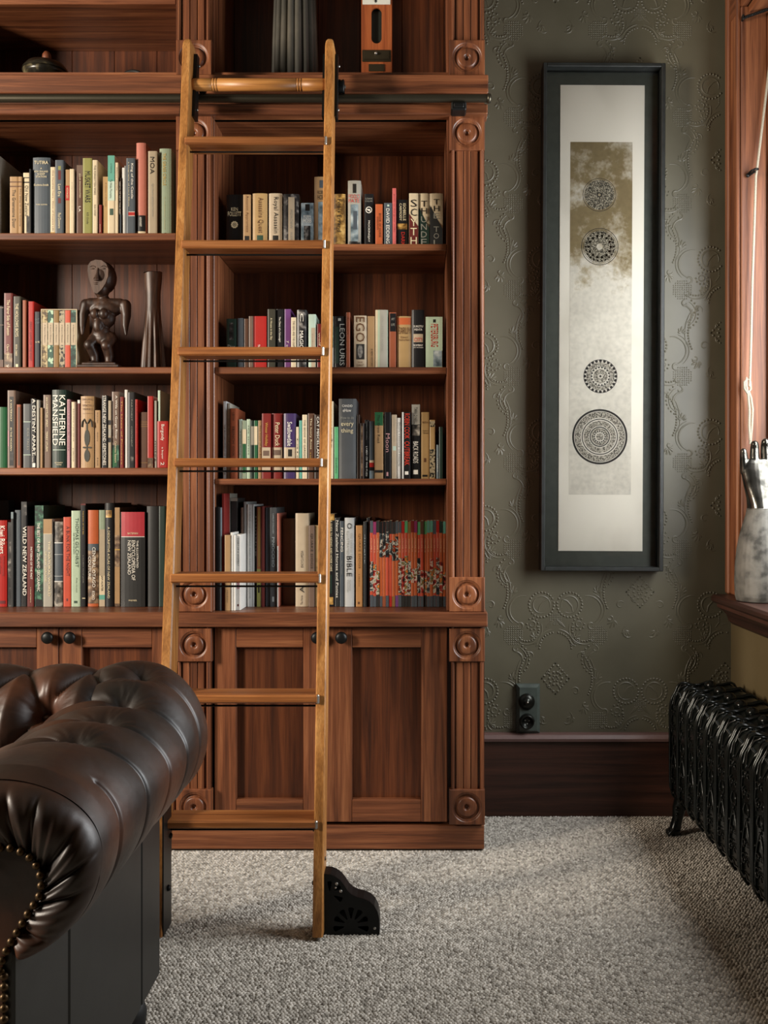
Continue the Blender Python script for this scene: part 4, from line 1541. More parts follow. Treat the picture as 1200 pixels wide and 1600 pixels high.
kh = YHD / FPX
cxh = PX(1192, YHD)
zz = lambda py: PZ(py, YHD) - 0.003
hand = MB()
lp = []
for py, w in ((938, 40), (930, 42), (905, 43), (880, 42), (855, 39.5), (835, 35.5), (817, 30.5), (803, 26), (794, 24.5)):
    lp.append((w * kh, zz(py)))
lp[0] = (lp[0][0], ZS + 0.0015)
hand.lathe([(0.0, lp[0][1])] + lp + [(0.0, lp[-1][1])], (cxh, YHD, 0), 'z', 32)
def Q(px, py, dy=0.0): return (PX(px, YHD), YHD + dy, zz(py))
# palm: one loft of flattened sections from the wrist to the knuckles
secs = []
for py, l, r_, th in ((806, 1168, 1216, 22), (790, 1168.5, 1215.5, 21), (776, 1167, 1217, 17.5), (760, 1163, 1221, 14.5), (746, 1160, 1224, 14), (733, 1157.5, 1226, 13), (722, 1157.5, 1226, 11), (716, 1161, 1222, 8)):
    secs.append([((PX((l + r_) / 2, YHD) + (r_ - l) / 2 * kh * math.copysign(abs(math.cos(a)) ** 0.75, math.cos(a))), YHD + th * kh * math.copysign(abs(math.sin(a)) ** 0.9, math.sin(a)), zz(py)) for a in np.linspace(0, 2 * PI, 33)[:-1]])
n = 32
vs = [p for q in secs for p in q]
hand.add(vs, [(i * n + k, i * n + (k + 1) % n, (i + 1) * n + (k + 1) % n, (i + 1) * n + k) for i in range(len(secs) - 1) for k in range(n)] + [tuple(range(n))[::-1], tuple(range((len(secs) - 1) * n, len(secs) * n))], True)
# little, ring, middle, index fingers
for pts, r0, r1 in (
        ([(1164, 735, 0), (1162, 718, -.003), (1161, 709, -.006), (1160.5, 704, -.009)], 7.4, 5.0),
        ([(1180, 733, 0), (1178.5, 710, -.003), (1178, 698, -.006), (1177.5, 693, -.010)], 8.0, 6.0),
        ([(1198, 731, 0), (1196, 708, -.003), (1195, 695, -.006), (1194.5, 690, -.010)], 8.6, 6.6),
        ([(1217, 733, 0), (1216, 712, -.003), (1215, 700, -.006), (1215, 695, -.008)], 8.4, 6.4)):
    q = [Q(*p) for p in pts]
    rr_ = [(r0 + (r1 - r0) * i / (len(q) - 1)) * kh for i in range(len(q))]
    hand.tube(q, rr_, 14)
    for p, r in zip(q, rr_):
        hand.ell(p, (r, r, r), 14, 10)
# thumb leaves the side of the palm and comes forward
q = [Q(1205, 762, -0.01), Q(1216, 752, -0.038), Q(1218, 738, -0.055), Q(1216, 724, -0.062)]
rr_ = [11 * kh, 9.5 * kh, 8 * kh, 6.2 * kh]
hand.tube(q, rr_, 14)
for p, r in zip(q, rr_):
    hand.ell(p, (r, r, r), 14, 10)
ho = hand.build('metal_hand', m_, None, (cxh, YHD, ZS))
md = ho.modifiers.new('remesh', 'REMESH'); md.mode = 'VOXEL'; md.voxel_size = 0.0024; md.use_smooth_shade = True
sm = ho.modifiers.new('smooth', 'SMOOTH'); sm.factor = 0.5; sm.iterations = 2
tag(ho, 'silvery metal glove mould of an upright hand and forearm on the window sill', 'hand mould')

# ================================================================== ornaments on the shelves
def S_(px, py, y): return (PX(px, y), y, PZ(py, y))
# carved standing figure
YFg = 3.245
kf = YFg / FPX
zb = SHL['L2']
fig = thing('carved_figure', 'dark carved wooden standing figure with a broad flat face on the left shelf', 'statue', (PX(160, YFg), YFg, zb))
z_off = zb - PZ(573.5, YFg)
def G(px, py, dy=0.0): return (PX(px, YFg), YFg + dy, PZ(py, YFg) + z_off)
def GZ(py): return PZ(py, YFg) + z_off
fb = MB()
E = lambda px, py, dy, a, b_, c, rz=0.0: fb.ell(G(px, py, dy), (a * kf, b_ * kf, c * kf), 20, 14, rz)
E(161, 429, 0.012, 19, 22, 25)                 # head
E(158, 444, 0.006, 13, 16, 18)
fb.limb(G(160, 462, 0.012), G(163, 472, 0.01), 9 * kf, 12 * kf)   # neck
E(163, 478, 0.01, 27, 13, 14)                  # chest
E(161, 492, 0.006, 19, 13, 18)
E(157, 515, 0.006, 14, 12, 17)                 # waist and belly
E(155, 505, -0.014, 8, 7, 12)
E(151, 488, -0.020, 7, 7, 8); E(165, 488, -0.020, 7, 7, 8)
E(160, 525, 0.010, 20, 14, 12)                 # hips
for s, pts in ((-1, [(134, 472, .005), (130, 488, .0), (130, 505, -.006), (130, 519, -.010)]), (1, [(194, 472, .012), (196, 488, .010), (195.5, 505, .004), (197, 519, .0)])):
    q = [G(*p) for p in pts]
    rr_ = [9.5 * kf, 7.5 * kf, 5.2 * kf, 2.0 * kf]
    fb.tube(q, rr_, 14)
    for p, r in zip(q, rr_):
        fb.ell(p, (r, r, r), 12, 8)
fb.limb(G(140, 470, .006), G(186, 470, .012), 9 * kf, 9 * kf)
for pts in ([(149, 524, .008), (142, 536, -.016), (147, 551, .002), (149, 563, .0)], [(171, 524, .012), (168, 537, -.014), (170, 552, .004), (170, 564, .002)]):
    q = [G(*p) for p in pts]
    rr_ = [11 * kf, 8.4 * kf, 7.6 * kf, 5.6 * kf]
    fb.tube(q, rr_, 14)
    for p, r in zip(q, rr_):
        fb.ell(p, (r, r, r), 12, 8)
E(146, 566, -0.012, 9, 15, 4.5); E(169, 567, -0.010, 9, 15, 4.5)
fo = fb.build('figure_body', WC, fig)
md = fo.modifiers.new('remesh', 'REMESH'); md.mode = 'VOXEL'; md.voxel_size = 0.0026; md.use_smooth_shade = True
sm = fo.modifiers.new('smooth', 'SMOOTH'); sm.factor = 0.5; sm.iterations = 4
FACE = wood('paler_carved_face', ('3a2a20', '4e3a2e', '63493a'), 'z', rough=0.55, fine=60, along=10)
m = MB()   # flat heart-shaped face plate
ou = [(142, 414), (146, 408), (154, 405), (163, 406), (170, 411), (173.5, 420), (173, 431), (169, 442), (163, 451), (156, 457.5), (151, 456), (147, 445), (143, 432), (141.5, 422)]
yfc = YFg - 0.030
vs = [(G(x, y)[0], yfc, G(x, y)[2]) for x, y in ou] + [(PX(161, YFg) + (G(x, y)[0] - PX(161, YFg)) * 1.12, YFg - 0.004, G(x, y)[2]) for x, y in ou]
n = len(ou)
m.add(vs, [tuple(range(n))]); m.add(vs, [(i, n + i, n + (i + 1) % n, (i + 1) % n) for i in range(n)], True)
fp = m.build('face', FACE, fig)
m = MB()
m.tube([(G(157.5, 416)[0], yfc - 0.001, GZ(418)), (G(157, 425)[0], yfc - 0.005, GZ(428)), (G(156, 434)[0], yfc - 0.009, GZ(436))], [0.002, 0.0045, 0.008], 10)
m.ell((G(156, 434)[0], yfc - 0.006, GZ(436.5)), (0.009, 0.007, 0.004), 12, 8)
m.build('nose', FACE, fp)
m = MB()
for px in (149, 166):
    m.tube([(G(px - 5, 0)[0], yfc, GZ(416)), (G(px, 0)[0], yfc - 0.003, GZ(414.5)), (G(px + 5, 0)[0], yfc, GZ(416.5))], 0.0016, 6)
    m.ell((G(px, 0)[0], yfc, GZ(419)), (0.008, 0.003, 0.0024), 10, 6)
m.build('eyes', FACE, fp)
m = MB()
m.ell((G(154.5, 0)[0], yfc, GZ(440.5)), (0.008, 0.003, 0.002), 10, 6); m.ell((G(154.5, 0)[0], yfc, GZ(443)), (0.007, 0.003, 0.002), 10, 6)
m.build('mouth', FACE, fp)
m = MB()
x0, x1 = PX(128, YFg), PX(192, YFg)
m.box(x0, x1, YFg - 0.055, YFg + 0.04, zb + 0.0008, zb + 0.010, b=0.002)
m.box(x0 + 0.014, x1 - 0.012, YFg - 0.045, YFg + 0.032, zb + 0.010, zb + 0.018, b=0.002)
m.build('base', WC, fig)

# carved fluted wooden vessel
def carved_vessel():
    y = 3.30
    cx, zb_ = PX(239, y), SHL['L2'] + 0.0008
    k = y / FPX
    zt = PZ(427, y)
    nz, na = 40, 64
    hgt = zt - zb_
    rad_ = [(0.0, 20.0), (0.1, 19), (0.3, 16.5), (0.5, 13.5), (0.65, 11.6), (0.8, 11.8), (0.93, 13.6), (1.0, 14.2)]
    ts = [p[0] for p in rad_]; rs = [p[1] for p in rad_]
    P = np.zeros((nz, na + 1, 3))
    for i in range(nz):
        t = i / (nz - 1)
        r = np.interp(t, ts, rs) * k
        fl = max(0, 0.62 - t) / 0.62
        for j in range(na + 1):
            a = 2 * PI * j / na
            face = 0.5 + 0.5 * math.cos(a + 0.9)     # the flutes fade out on one side
            q = r * (1 - 0.30 * min(1, fl * 2.2) * face * abs(math.sin(a * 6)) ** 1.5)
            q *= 1 + 0.02 * noise.noise((math.cos(a) * 2, math.sin(a) * 2, t * 6))
            P[i, j] = (cx + q * math.cos(a), y + q * 0.9 * math.sin(a), zb_ + t * hgt + (0.004 * math.cos(a) if i == nz - 1 else 0))
    m = MB(); m.grid(P, flip=True)
    r = rs[-1] * k
    m.lathe([(r, 0), (r * 0.82, 0.002), (r * 0.72, -0.012), (r * 0.65, -0.05), (0.0, -0.05)], (cx, y, zt), 'z', 32)
    o = m.build('carved_vessel', WC, None, (cx, y, zb_))
    tag(o, 'tall brown carved wooden vessel with a fluted foot beside the carved figure', 'vessel')
carved_vessel()

# lidded bowl on the top shelf
y = 3.27
zt_ = SHL['T'] + 0.0008
cx = PX(71, y)
k = y / FPX
bowl = thing('lidded_bowl', 'dark low lidded bowl with a brown knob on the high left shelf', 'bowl', (cx, y, zt_))
GL = noise_mat('dark_glazed_pottery', [(0.4, '14130f'), (0.58, '2a261c'), (0.68, '6b6248')], scale=14, detail=6, rough=0.3, dist=2.0)
zl = PZ(113, y)
m = MB(); m.lathe([(0.0, 0.0), (0.035, 0.0), (0.045, 0.006), (0.066, zl - zt_ - 0.012), (0.072, zl - zt_), (0.0, zl - zt_)], (cx, y, zt_), 'z', 36); m.build('bowl_body', GL, bowl)
zc = PZ(97, y)
m = MB(); m.lathe([(0.073, 0.0), (0.071, 0.008), (0.058, (zc - zl) * 0.72), (0.034, (zc - zl) * 0.97), (0.0, zc - zl)], (cx, y, zl + 0.0005), 'z', 36); ld = m.build('lid', GL, bowl)
m = MB(); m.lathe([(0.0, -0.003), (0.012, -0.002), (0.0125, 0.006), (0.0145, 0.014), (0.0135, 0.024), (0.008, 0.033), (0.0, 0.036)], (PX(73, y), y, zc), 'z', 20)
kb = m.build('lid_knob', plain('brown_wooden_knob', '6b3a22', 0.5), ld)
kb['label'] = 'brown wooden knob'
# small black arched handle of something lying behind the shelf edge
y = 3.25
cx = PX(208, y); r = 14 * y / FPX
pts = [(cx + (r + 0.003) * math.cos(a), y, SHL['T'] + 0.012 + 0.021 * math.sin(a)) for a in np.linspace(0, PI, 15)]
pts = [(pts[0][0], y, SHL['T'] + 0.004)] + pts + [(pts[-1][0], y, SHL['T'] + 0.004)]
m = MB(); m.tube(pts, 0.0062, 8)
m.box(cx - r - 0.014, cx + r + 0.014, y - 0.02, y + 0.02, SHL['T'] + 0.0008, SHL['T'] + 0.006, b=0.002)
tag(m.build('arched_handle', BLACKM, None, (cx, y, SHL['T'])), 'small black arched handle showing over the high shelf edge right of the bowl', 'handle')

# dark pleated vessel
def pleated():
    y = 3.31
    k = y / FPX
    cx = PX(461, y)
    z0, z1 = SHL['T'] + 0.0008, 2.92
    nz, na = 16, 180
    P = np.zeros((nz, na + 1, 3))
    for i in range(nz):
        t = i / (nz - 1)
        for j in range(na + 1):
            a = 2 * PI * j / na
            w = (a * 17 / (2 * PI)) % 1.0
            q = (38 - 7 * t) * k * (1 - 0.13 * abs(1 - 2 * w) ** 2 - 0.03 * (w > 0.9))
            q *= 1 + 0.012 * noise.noise((math.cos(a) * 3, math.sin(a) * 3, t * 3))
            P[i, j] = (cx + q * math.cos(a), y + q * math.sin(a), z0 + (z1 - z0) * t)
    m = MB(); m.grid(P, smooth=False, flip=True)
    m.lathe([(29 * k, 0.0), (0.0, 0.0)], (cx, y, z1 - 0.001), 'z', 40)
    MT = noise_mat('dark_grey_ribbed_skin', [(0.3, '24241f'), (0.55, '3c3a33'), (0.75, '5c564a')], scale=9, detail=6, rough=0.6, stretch=(1, 1, 0.5))
    tag(m.build('pleated_vessel', MT, None, (cx, y, z0)), 'tall dark grey pleated vessel on the high right shelf', 'vessel')
pleated()

# orange wooden instrument box
y = 3.215
k = y / FPX
zb = SHL['T'] + 0.0008
xa, xb = PX(564.5, y), PX(612, y)
inst = thing('wooden_instrument', 'narrow orange-brown wooden instrument case with an oval slot and tiny drawer', 'instrument', ((xa + xb) / 2, y, zb))
WI = wood('orange_varnished_wood', ('7a3a1c', 'a2552c', 'b5683a'), 'z', rough=0.4, fine=60)
zt = 2.84
zo = lambda py: PZ(py, y)
ow = 8.0
oval = [(588.3 + ow * math.cos(a), 20 - 0 + ow * math.sin(a)) for a in np.linspace(PI, 2 * PI, 12)] + [(588.3 + ow * math.cos(a), 60 + ow * math.sin(a)) for a in np.linspace(0, PI, 12)]
vs, fs = plate_with_holes([(xa, zb), (xb, zb), (xb, zt), (xa, zt)], [[(PX(p, y), zo(q)) for p, q in oval]], 0.008)
m = MB(); m.add([(a, y + 0.004 - c, b_) for a, b_, c in vs], fs)
m.build('front_plate', WI, inst)
B('case', WI, inst, xa, xb, y + 0.022, y + 0.10, zb, zt, b=0.002)
B('case_side', WI, inst, xa, xa + 0.008, y + 0.0085, y + 0.022, zb, zt)
B('case_side', WI, inst, xb - 0.008, xb, y + 0.0085, y + 0.022, zb, zt)
B('slot_back', plain('dark_green_slot', '232722', 0.4), inst, xa + 0.008, xb - 0.008, y + 0.016, y + 0.0215, zb, zt)
BRZ = plain('dull_bronze_plate', '3d3526', 0.4, 0.6)
dr = B('drawer', BRZ, inst, PX(566, y), PX(611, y), y - 0.004, y - 0.0005, zo(97), zo(78.5), b=0.002)
B('drawer_face', BRZ, dr, PX(568.5, y), PX(608, y), y - 0.0075, y - 0.004, zo(94), zo(81), b=0.001)
m = MB(); m.ell((PX(587.5, y), y - 0.013, zo(86)), (0.005, 0.006, 0.005), 12, 8); m.build('drawer_knob', STEEL, dr)
B('name_plate', BRZ, inst, PX(576, y), PX(601, y), y - 0.003, y - 0.0005, zo(112), zo(100.5), b=0.001)
pl = B('dial_plate', plain('white_dial_plate', 'c9c9bd', 0.35), inst, PX(566.5, y), PX(610, y), y - 0.004, y - 0.0005, zo(7.5), zo(-60), b=0.001)
m = MB(); m.ell((PX(587, y), y - 0.005, zo(2.5)), (0.0035, 0.002, 0.006), 10, 8); m.build('pointer', BLACKM, pl)

# ================================================================== books
PAL = {'cream': 'cdbb98', 'tan': 'a37f52', 'slate': '48525a', 'navy': '22252e', 'black': '151518', 'maroon': '66241f', 'red': 'b01c16', 'olive green': '85843f',
       'sage green': '84957a', 'beige': 'b3a084', 'khaki': 'a39378', 'teal': '55a08c', 'salmon': 'bd6a58', 'brown': '5b3c2b', 'taupe': '6b5546', 'green': '1f5c35',
       'dark green': '1d3229', 'grey': '8a8d8c', 'pale green': 'a5bb9f', 'white': 'd3d2ca', 'orange': 'bd5626', 'coral': 'd25a55', 'purple': '6d3a7c', 'gold': 'a98752',
       'mint': 'b3cbb8', 'silver': 'b2b6b6', 'charcoal': '2b2d2c', 'dark red': '7e1e1a', 'rust': '93482a', 'pink': 'b08088', 'bright green': '4fa468', 'dark olive': '38362a',
       'dark brown': '33231b', 'orange red': 'c6452a', 'violet': '3d2a5c', 'ochre': '84622f', 'blue grey': '6f7f86', 'stone': '9a978a', 'dark grey': '4c5052'}
TC = {'k': '17140f', 'w': 'e6e2d6', 'c': 'd8cba6', 'r': 'b3261c', 'g': 'b8933f', 'b': '5a3a22', 'G': '2c4636', 't': '8b8a80', 's': '5b6a70', 'm': '5c1f22'}


def book_mat(name):
    return plain('cover ' + name, muted(PAL[name]), 0.42, 0, 0.16, 25, 0.4, 0.05)


def ink_mat(k):
    return plain('ink ' + k, TC[k], 0.5, 0, 0.05)


PAGES = noise_mat('page_edges', [(0.3, 'a99c80'), (0.7, 'd0c4a8')], scale=9, rough=0.9, stretch=(40, 1, 1))
ART = {'leafy': noise_mat('cover_art_leafy', [(0.40, '0f241c'), (0.52, '1f4a38'), (0.66, '5c8a70')], 55, 4, 0.4),
       'rocky': noise_mat('cover_art_rocky', [(0.36, '201e1c'), (0.52, '6a645c'), (0.66, 'b8b2a6')], 45, 5, 0.4),
       'gilt': noise_mat('cover_art_gilt', [(0.38, '5d4320'), (0.52, 'a57f42'), (0.66, 'd0ac68')], 50, 4, 0.4),
       'smoky': noise_mat('cover_art_smoky', [(0.36, '3c4a50'), (0.52, '7c8c92'), (0.68, 'b3bcbc')], 30, 4, 0.4),
       'dusky': noise_mat('cover_art_dusky', [(0.40, '0f0f10'), (0.55, '2c2a2a'), (0.70, '8a8680')], 45, 4, 0.4),
       'earthy': noise_mat('cover_art_earthy', [(0.36, '3a2c22'), (0.52, '6f5844'), (0.68, 'a58e72')], 50, 5, 0.4),
       'camo': noise_mat('cover_art_camo', [(0.42, '4a3a22'), (0.50, '7d6a44'), (0.60, 'b0a078')], 90, 2, 0.5),
       'spotty': noise_mat('cover_art_spotty', [(0.44, '14140f'), (0.47, '8d8268'), (0.60, '9d9278')], 120, 1, 0.5),
       'dotty': noise_mat('cover_art_dotty', [(0.54, '1c4a3c'), (0.57, 'a8c4a8')], 70, 1, 0.5),
       'waves': noise_mat('cover_art_waves', [(0.40, '13241f'), (0.55, '274a40'), (0.66, '6a8a7c')], 60, 3, 0.4),
       'collage': noise_mat('cover_art_collage', [(0.34, '171416'), (0.45, 'a02a20'), (0.50, 'cfc6b4'), (0.56, '3c5a3c'), (0.66, 'd8742c')], 48, 3, 0.38),
       'collage2': noise_mat('cover_art_collage_dark', [(0.36, '121214'), (0.47, '3a4448'), (0.53, 'c2bcae'), (0.58, '15191a'), (0.68, 'b5481f')], 50, 3, 0.38)}
N_BOOK = 0
ORD = ['first', 'second', 'third', 'fourth', 'fifth', 'sixth', 'seventh', 'eighth', 'ninth', 'tenth', 'eleventh', 'twelfth', 'thirteenth', 'fourteenth', 'fifteenth', 'sixteenth', 'seventeenth',
       'eighteenth', 'nineteenth', 'twentieth', 'twenty-first', 'twenty-second', 'twenty-third', 'twenty-fourth', 'twenty-fifth', 'twenty-sixth', 'twenty-seventh', 'twenty-eighth',
       'twenty-ninth', 'thirtieth', 'thirty-first', 'thirty-second', 'thirty-third', 'thirty-fourth', 'thirty-fifth']


def book(x0, x1, y, z0, z1, depth, color, texts=(), bands=(), hard=None, lean=0.0, mat=None):
    """cover with rounded spine (the thing), page block, bands and lettering as its parts"""
    w, h = x1 - x0, z1 - z0
    if hard is None:
        hard = w > 0.030 and h > 0.17
    org = Vector(((x0 + x1) / 2, y, z0))
    t = 0.0022 if hard else 0.0007
    bul = min(0.004, w * 0.14) if hard else min(0.0012, w * 0.08)
    hw = w / 2
    n = 6
    outer, inner = [], []
    for k in range(n + 1):
        a = -1 + 2 * k / n
        q = bul * (1 - math.cos(a * PI / 2) ** 0.6) if hard else bul * abs(a) ** 6
        outer.append((a * hw, q))
        inner.append((a * (hw - t), q + t))
    poly = [(-hw, depth)] + outer + [(hw, depth), (hw - t, depth)] + inner[::-1] + [(-hw + t, depth)]
    m = MB()
    k = len(poly)
    vs = [(p[0], p[1], 0.0) for p in poly] + [(p[0], p[1], h) for p in poly]
    # caps as quads strip between outer and inner outlines
    on = [0] + list(range(1, n + 2)) + [n + 2]
    inn = [k - 1] + list(range(k - 2, k - 3 - n, -1)) + [n + 3]
    fs = []
    for i in range(len(on) - 1):
        fs.append((k + on[i], k + on[i + 1], k + inn[i + 1], k + inn[i]))
        fs.append((on[i], inn[i], inn[i + 1], on[i + 1]))
    for i in range(k):
        j = (i + 1) % k
        fs.append((i, j, k + j, k + i))
    m.add([Vector(v) + org for v in vs], fs)
    o = m.build('book', mat or book_mat(color), None, org)
    ov = 0.003 if hard else 0.0004
    pg = MB(); pg.box(x0 + t, x1 - t, y + t + bul + 0.001, y + depth - ov, z0 + ov, z1 - ov)
    pg.build('page_block', PAGES, o)
    yb = y - 0.0003
    for nb, bd in enumerate(bands):
        yb = y - 0.0003 - 0.00012 * nb
        t0, t1, c = bd[:3]
        u0, u1 = bd[3:5] if len(bd) > 4 else (0.02, 0.98)
        b_ = MB()
        xs = np.linspace(u0, u1, 7 if hard else 2)
        za, zb = z1 - h * t1, z1 - h * t0
        vs, fs = [], []
        for q in xs:
            a = 2 * q - 1
            yy = bul * (1 - math.cos(a * PI / 2) ** 0.6) if hard else 0.0
            vs += [(x0 + w * q, yb + yy, za), (x0 + w * q, yb + yy, zb)]
        for i in range(len(xs) - 1):
            fs.append((2 * i, 2 * i + 2, 2 * i + 3, 2 * i + 1))
        b_.add(vs, fs)
        mt = ART[c] if c in ART else (ink_mat(c) if c in TC else book_mat(c))
        b_.build('spine_panel', mt, o)
    yt = y - 0.0014
    by = {}
    for tx in texts:
        st, mode, t0, t1, u0, u1, c = tx
        X0, X1 = x0 + w * u0, x0 + w * u1
        Z1, Z0 = z1 - h * t0, z1 - h * t1
        mb = by.setdefault((c, len(by)), MB())
        if mode == 's':
            L_ = len(st)
            for i, ch in enumerate(st):
                v, f = text_geo(ch)
                if not len(v): continue
                zt = Z1 - (Z1 - Z0) * i / L_
                zb = Z1 - (Z1 - Z0) * (i + 0.8) / L_
                mb.add([(X0 + (X1 - X0) * p[0], yt, zb + (zt - zb) * p[1]) for p in v], f)
            continue
        v, f = text_geo(st)
        if not len(v): continue
        if mode == 'v':
            mb.add([(X0 + (X1 - X0) * p[1], yt, Z1 - (Z1 - Z0) * p[0]) for p in v], f)
        elif mode == 'u':
            mb.add([(X1 - (X1 - X0) * p[1], yt, Z0 + (Z1 - Z0) * p[0]) for p in v], f)
        else:
            mb.add([(X0 + (X1 - X0) * p[0], yt, Z0 + (Z1 - Z0) * p[1]) for p in v], f)
    for c, mb in by.items():
        mb.build('lettering', ink_mat(c[0]), o)
    if lean:
        o.rotation_euler = (0, lean, 0)
    return o


V = lambda s, t0, t1, c, u0=0.28, u1=0.74: (s, 'v', t0, t1, u0, u1, c)
Hh = lambda s, t0, t1, c, u0=0.12, u1=0.88: (s, 'h', t0, t1, u0, u1, c)
# (left px, right px, top px, colour, label words, texts, panels, options)
L1 = [
 (-34, -7, 238, 'stone', 'large stone-grey book jutting out with its side showing', [], [(.55, 1, 'dusky')], {'y': 3.19, 'd': .28}),
 (15.5, 28.5, 276, 'tan', 'tan paperback with black title', [V('The Greenstone Door', .22, .86, 'k', .3, .68)], [(.08, .10, 'b'), (.155, .175, 'b')]),
 (29.2, 35, 276, 'tan', 'slim tan paperback', [V('The Way in the Colony', .2, .84, 'k', .3, .7)], [(.08, .10, 'b'), (.155, .175, 'b')]),
 (35.5, 46, 270, 'cream', 'cream paperback with black title', [V('Old New Zealand', .2, .68, 'k', .28, .76)], [(.07, .085, 'k'), (.14, .16, 'k'), (.68, .98, 'dusky', .5, .98)]),
 (46.5, 49.5, 264, 'black', 'thin black booklet', [], []),
 (50.5, 78, 246, 'slate', 'thick slate-blue hardback with white lettering across its spine', [Hh('TUTIRA', .045, .085, 'c', .1, .9), Hh('A', .13, .15, 'c', .45, .55), Hh('NEW ZEALAND', .168, .19, 'c', .1, .9), Hh('SHEEP', .2, .222, 'c', .28, .72), Hh('STATION', .232, .256, 'c', .2, .8), Hh('Guthrie-Smith', .335, .362, 'c', .08, .92), Hh('THIRD EDITION', .59, .605, 'c', .2, .85)], []),
 (78.8, 86.5, 261, 'cream', 'slim cream book with small brown title', [V('One Hundred Years - Vision of Country Life', .05, .92, 'b', .32, .68)], [(.94, .99, 'gilt')]),
 (87, 100, 250, 'slate', 'slate-blue hardback with cream and red title', [V('Last Era', .32, .48, 'c', .36, .72), V('Paul Dunmore', .7, .9, 'c', .36, .72)], [(.08, .13, 'olive green', .36, .7), (.14, .26, 'maroon', .36, .7), (.5, .57, 'maroon', .36, .7)]),
 (101.5, 109, 265, 'tan', 'tan book with a red spine label', [V('VOYAGES', .27, .43, 'c', .3, .7)], [(.24, .46, 'red')]),
 (109.6, 116.5, 264, 'cream', 'slim cream-white book', [V('A voyage to the southern islands', .2, .62, 't', .4, .64)], []),
 (119.5, 129.5, 258, 'brown', 'brown book with a paler top and small white lettering', [V('JULIA ENCHANTED', .12, .46, 'c', .4, .68), V('L.A.', .58, .66, 'w', .36, .72)], [(0, .16, 'taupe')]),
 (130, 144.5, 247, 'olive green', 'olive green hardback with bold black title', [V('MUSKET WARS', .17, .57, 'k', .24, .8), V('R.D. Crosby', .70, .85, 'k', .36, .62)], []),
 (145.2, 153, 250, 'cream', 'cream hardback with black capitals', [V('THE FORGOTTEN WARS', .07, .46, 'k', .28, .68), V('RON CROSBY', .59, .74, 'k', .32, .64)], []),
 (154.5, 159, 320, 'dark red', 'short dark red booklet', [V('journal', .62, .85, 'c', .3, .7)], []),
 (159.6, 168.5, 276, 'ochre', 'short ochre paperback', [V('A History of the Coast', .1, .5, 'b', .42, .66)], [(0, 1, 'gold', .05, .95)]),
 (168.8, 180, 243, 'cream', 'book fading from teal to cream', [V('Te Waka Pounamu', .3, .53, 'G', .3, .62), V('a history', .1, .22, 'G', .35, .6)], [(0, .32, 'teal'), (.32, .56, 'mint'), (.66, .74, 'G', .3, .8)]),
 (180.4, 185, 254, 'cream', 'slim cream book with dark title', [V('Maori myths', .07, .38, 'k', .3, .7)], []),
 (185.4, 189, 278, 'dark brown', 'thin dark brown booklet with white title', [V('VISION OF NEW ZEALAND', .06, .62, 'w', .25, .75)], [(.62, .98, 'slate')]),
 (189.5, 193.7, 262, 'white', 'thin white book', [], []),
 (194, 196.5, 259, 'grey', 'very thin grey booklet', [], []),
 (197.2, 211, 247, 'slate', 'dark slate hardback with white title and a red label', [V('King of the Castle', .07, .52, 'w', .5, .84), V('a biography of Lord Elliott', .05, .62, 'c', .22, .38)], [(.685, .74, 'w', .25, .98), (.69, .735, 'red', .25, .98)]),
 (211.5, 226.5, 223, 'salmon', 'tall salmon-pink hardback with a black band', [V('AUDUN BASKIT', .79, .89, 'w', .38, .6)], [(.77, .94, 'black'), (.94, 1, 'cream')]),
 (232, 246, 236, 'khaki', 'khaki-beige hardback with large dark capitals', [V('MOA', .07, .27, 'k', .22, .7), V('QUINN BERENTSON', .385, .77, 't', .36, .6)], []),
 (248, 266.5, 232, 'sage green', 'tall sage green hardback with gold title', [V('THE GRASS CIRCLE', .055, .42, 'g', .3, .56), V('a meadow story', .55, .92, 'g', .44, .5)], [(.955, .985, 'k', .45, .6)]),
]
L2 = [
 (-6, 6, 478, 'black', 'black hardback with faint gilt bands', [], [(.02, .035, 'taupe'), (.3, .31, 'taupe'), (.86, .98, 'brown')]),
 (7, 20.5, 458, 'maroon', 'tall maroon hardback with cream script title', [V('The Fairer Side of Fuxton', .09, .56, 'c', .34, .72), V('Clare Oliver', .68, .88, 'c', .34, .62), V('V', .95, .99, 'w', .3, .6)], [(.8, 1, 'earthy')]),
 (22, 33.5, 463, 'dark olive', 'dark olive hardback with cream capitals', [V('THE HOLLOWS BOYS', .1, .56, 'c', .26, .68), V('PETA CAREY', .67, .83, 'c', .26, .54)], [(.94, .98, 'c', .3, .62)]),
 (35.5, 41, 469, 'rust', 'thin rust-brown book', [], []),
 (41.8, 52, 471, 'red', 'bright red book with dim red lettering', [V('GREAT GAME OF THE WEST', .3, .88, 'm', .3, .66)], []),
 (55, 63.2, 487, 'navy', 'short navy book with grey lettering', [Hh('EAST', .12, .155, 's', .1, .9), Hh('STEP', .18, .215, 's', .1, .9), Hh('B. ME', .52, .55, 'c', .2, .95)], []),
]
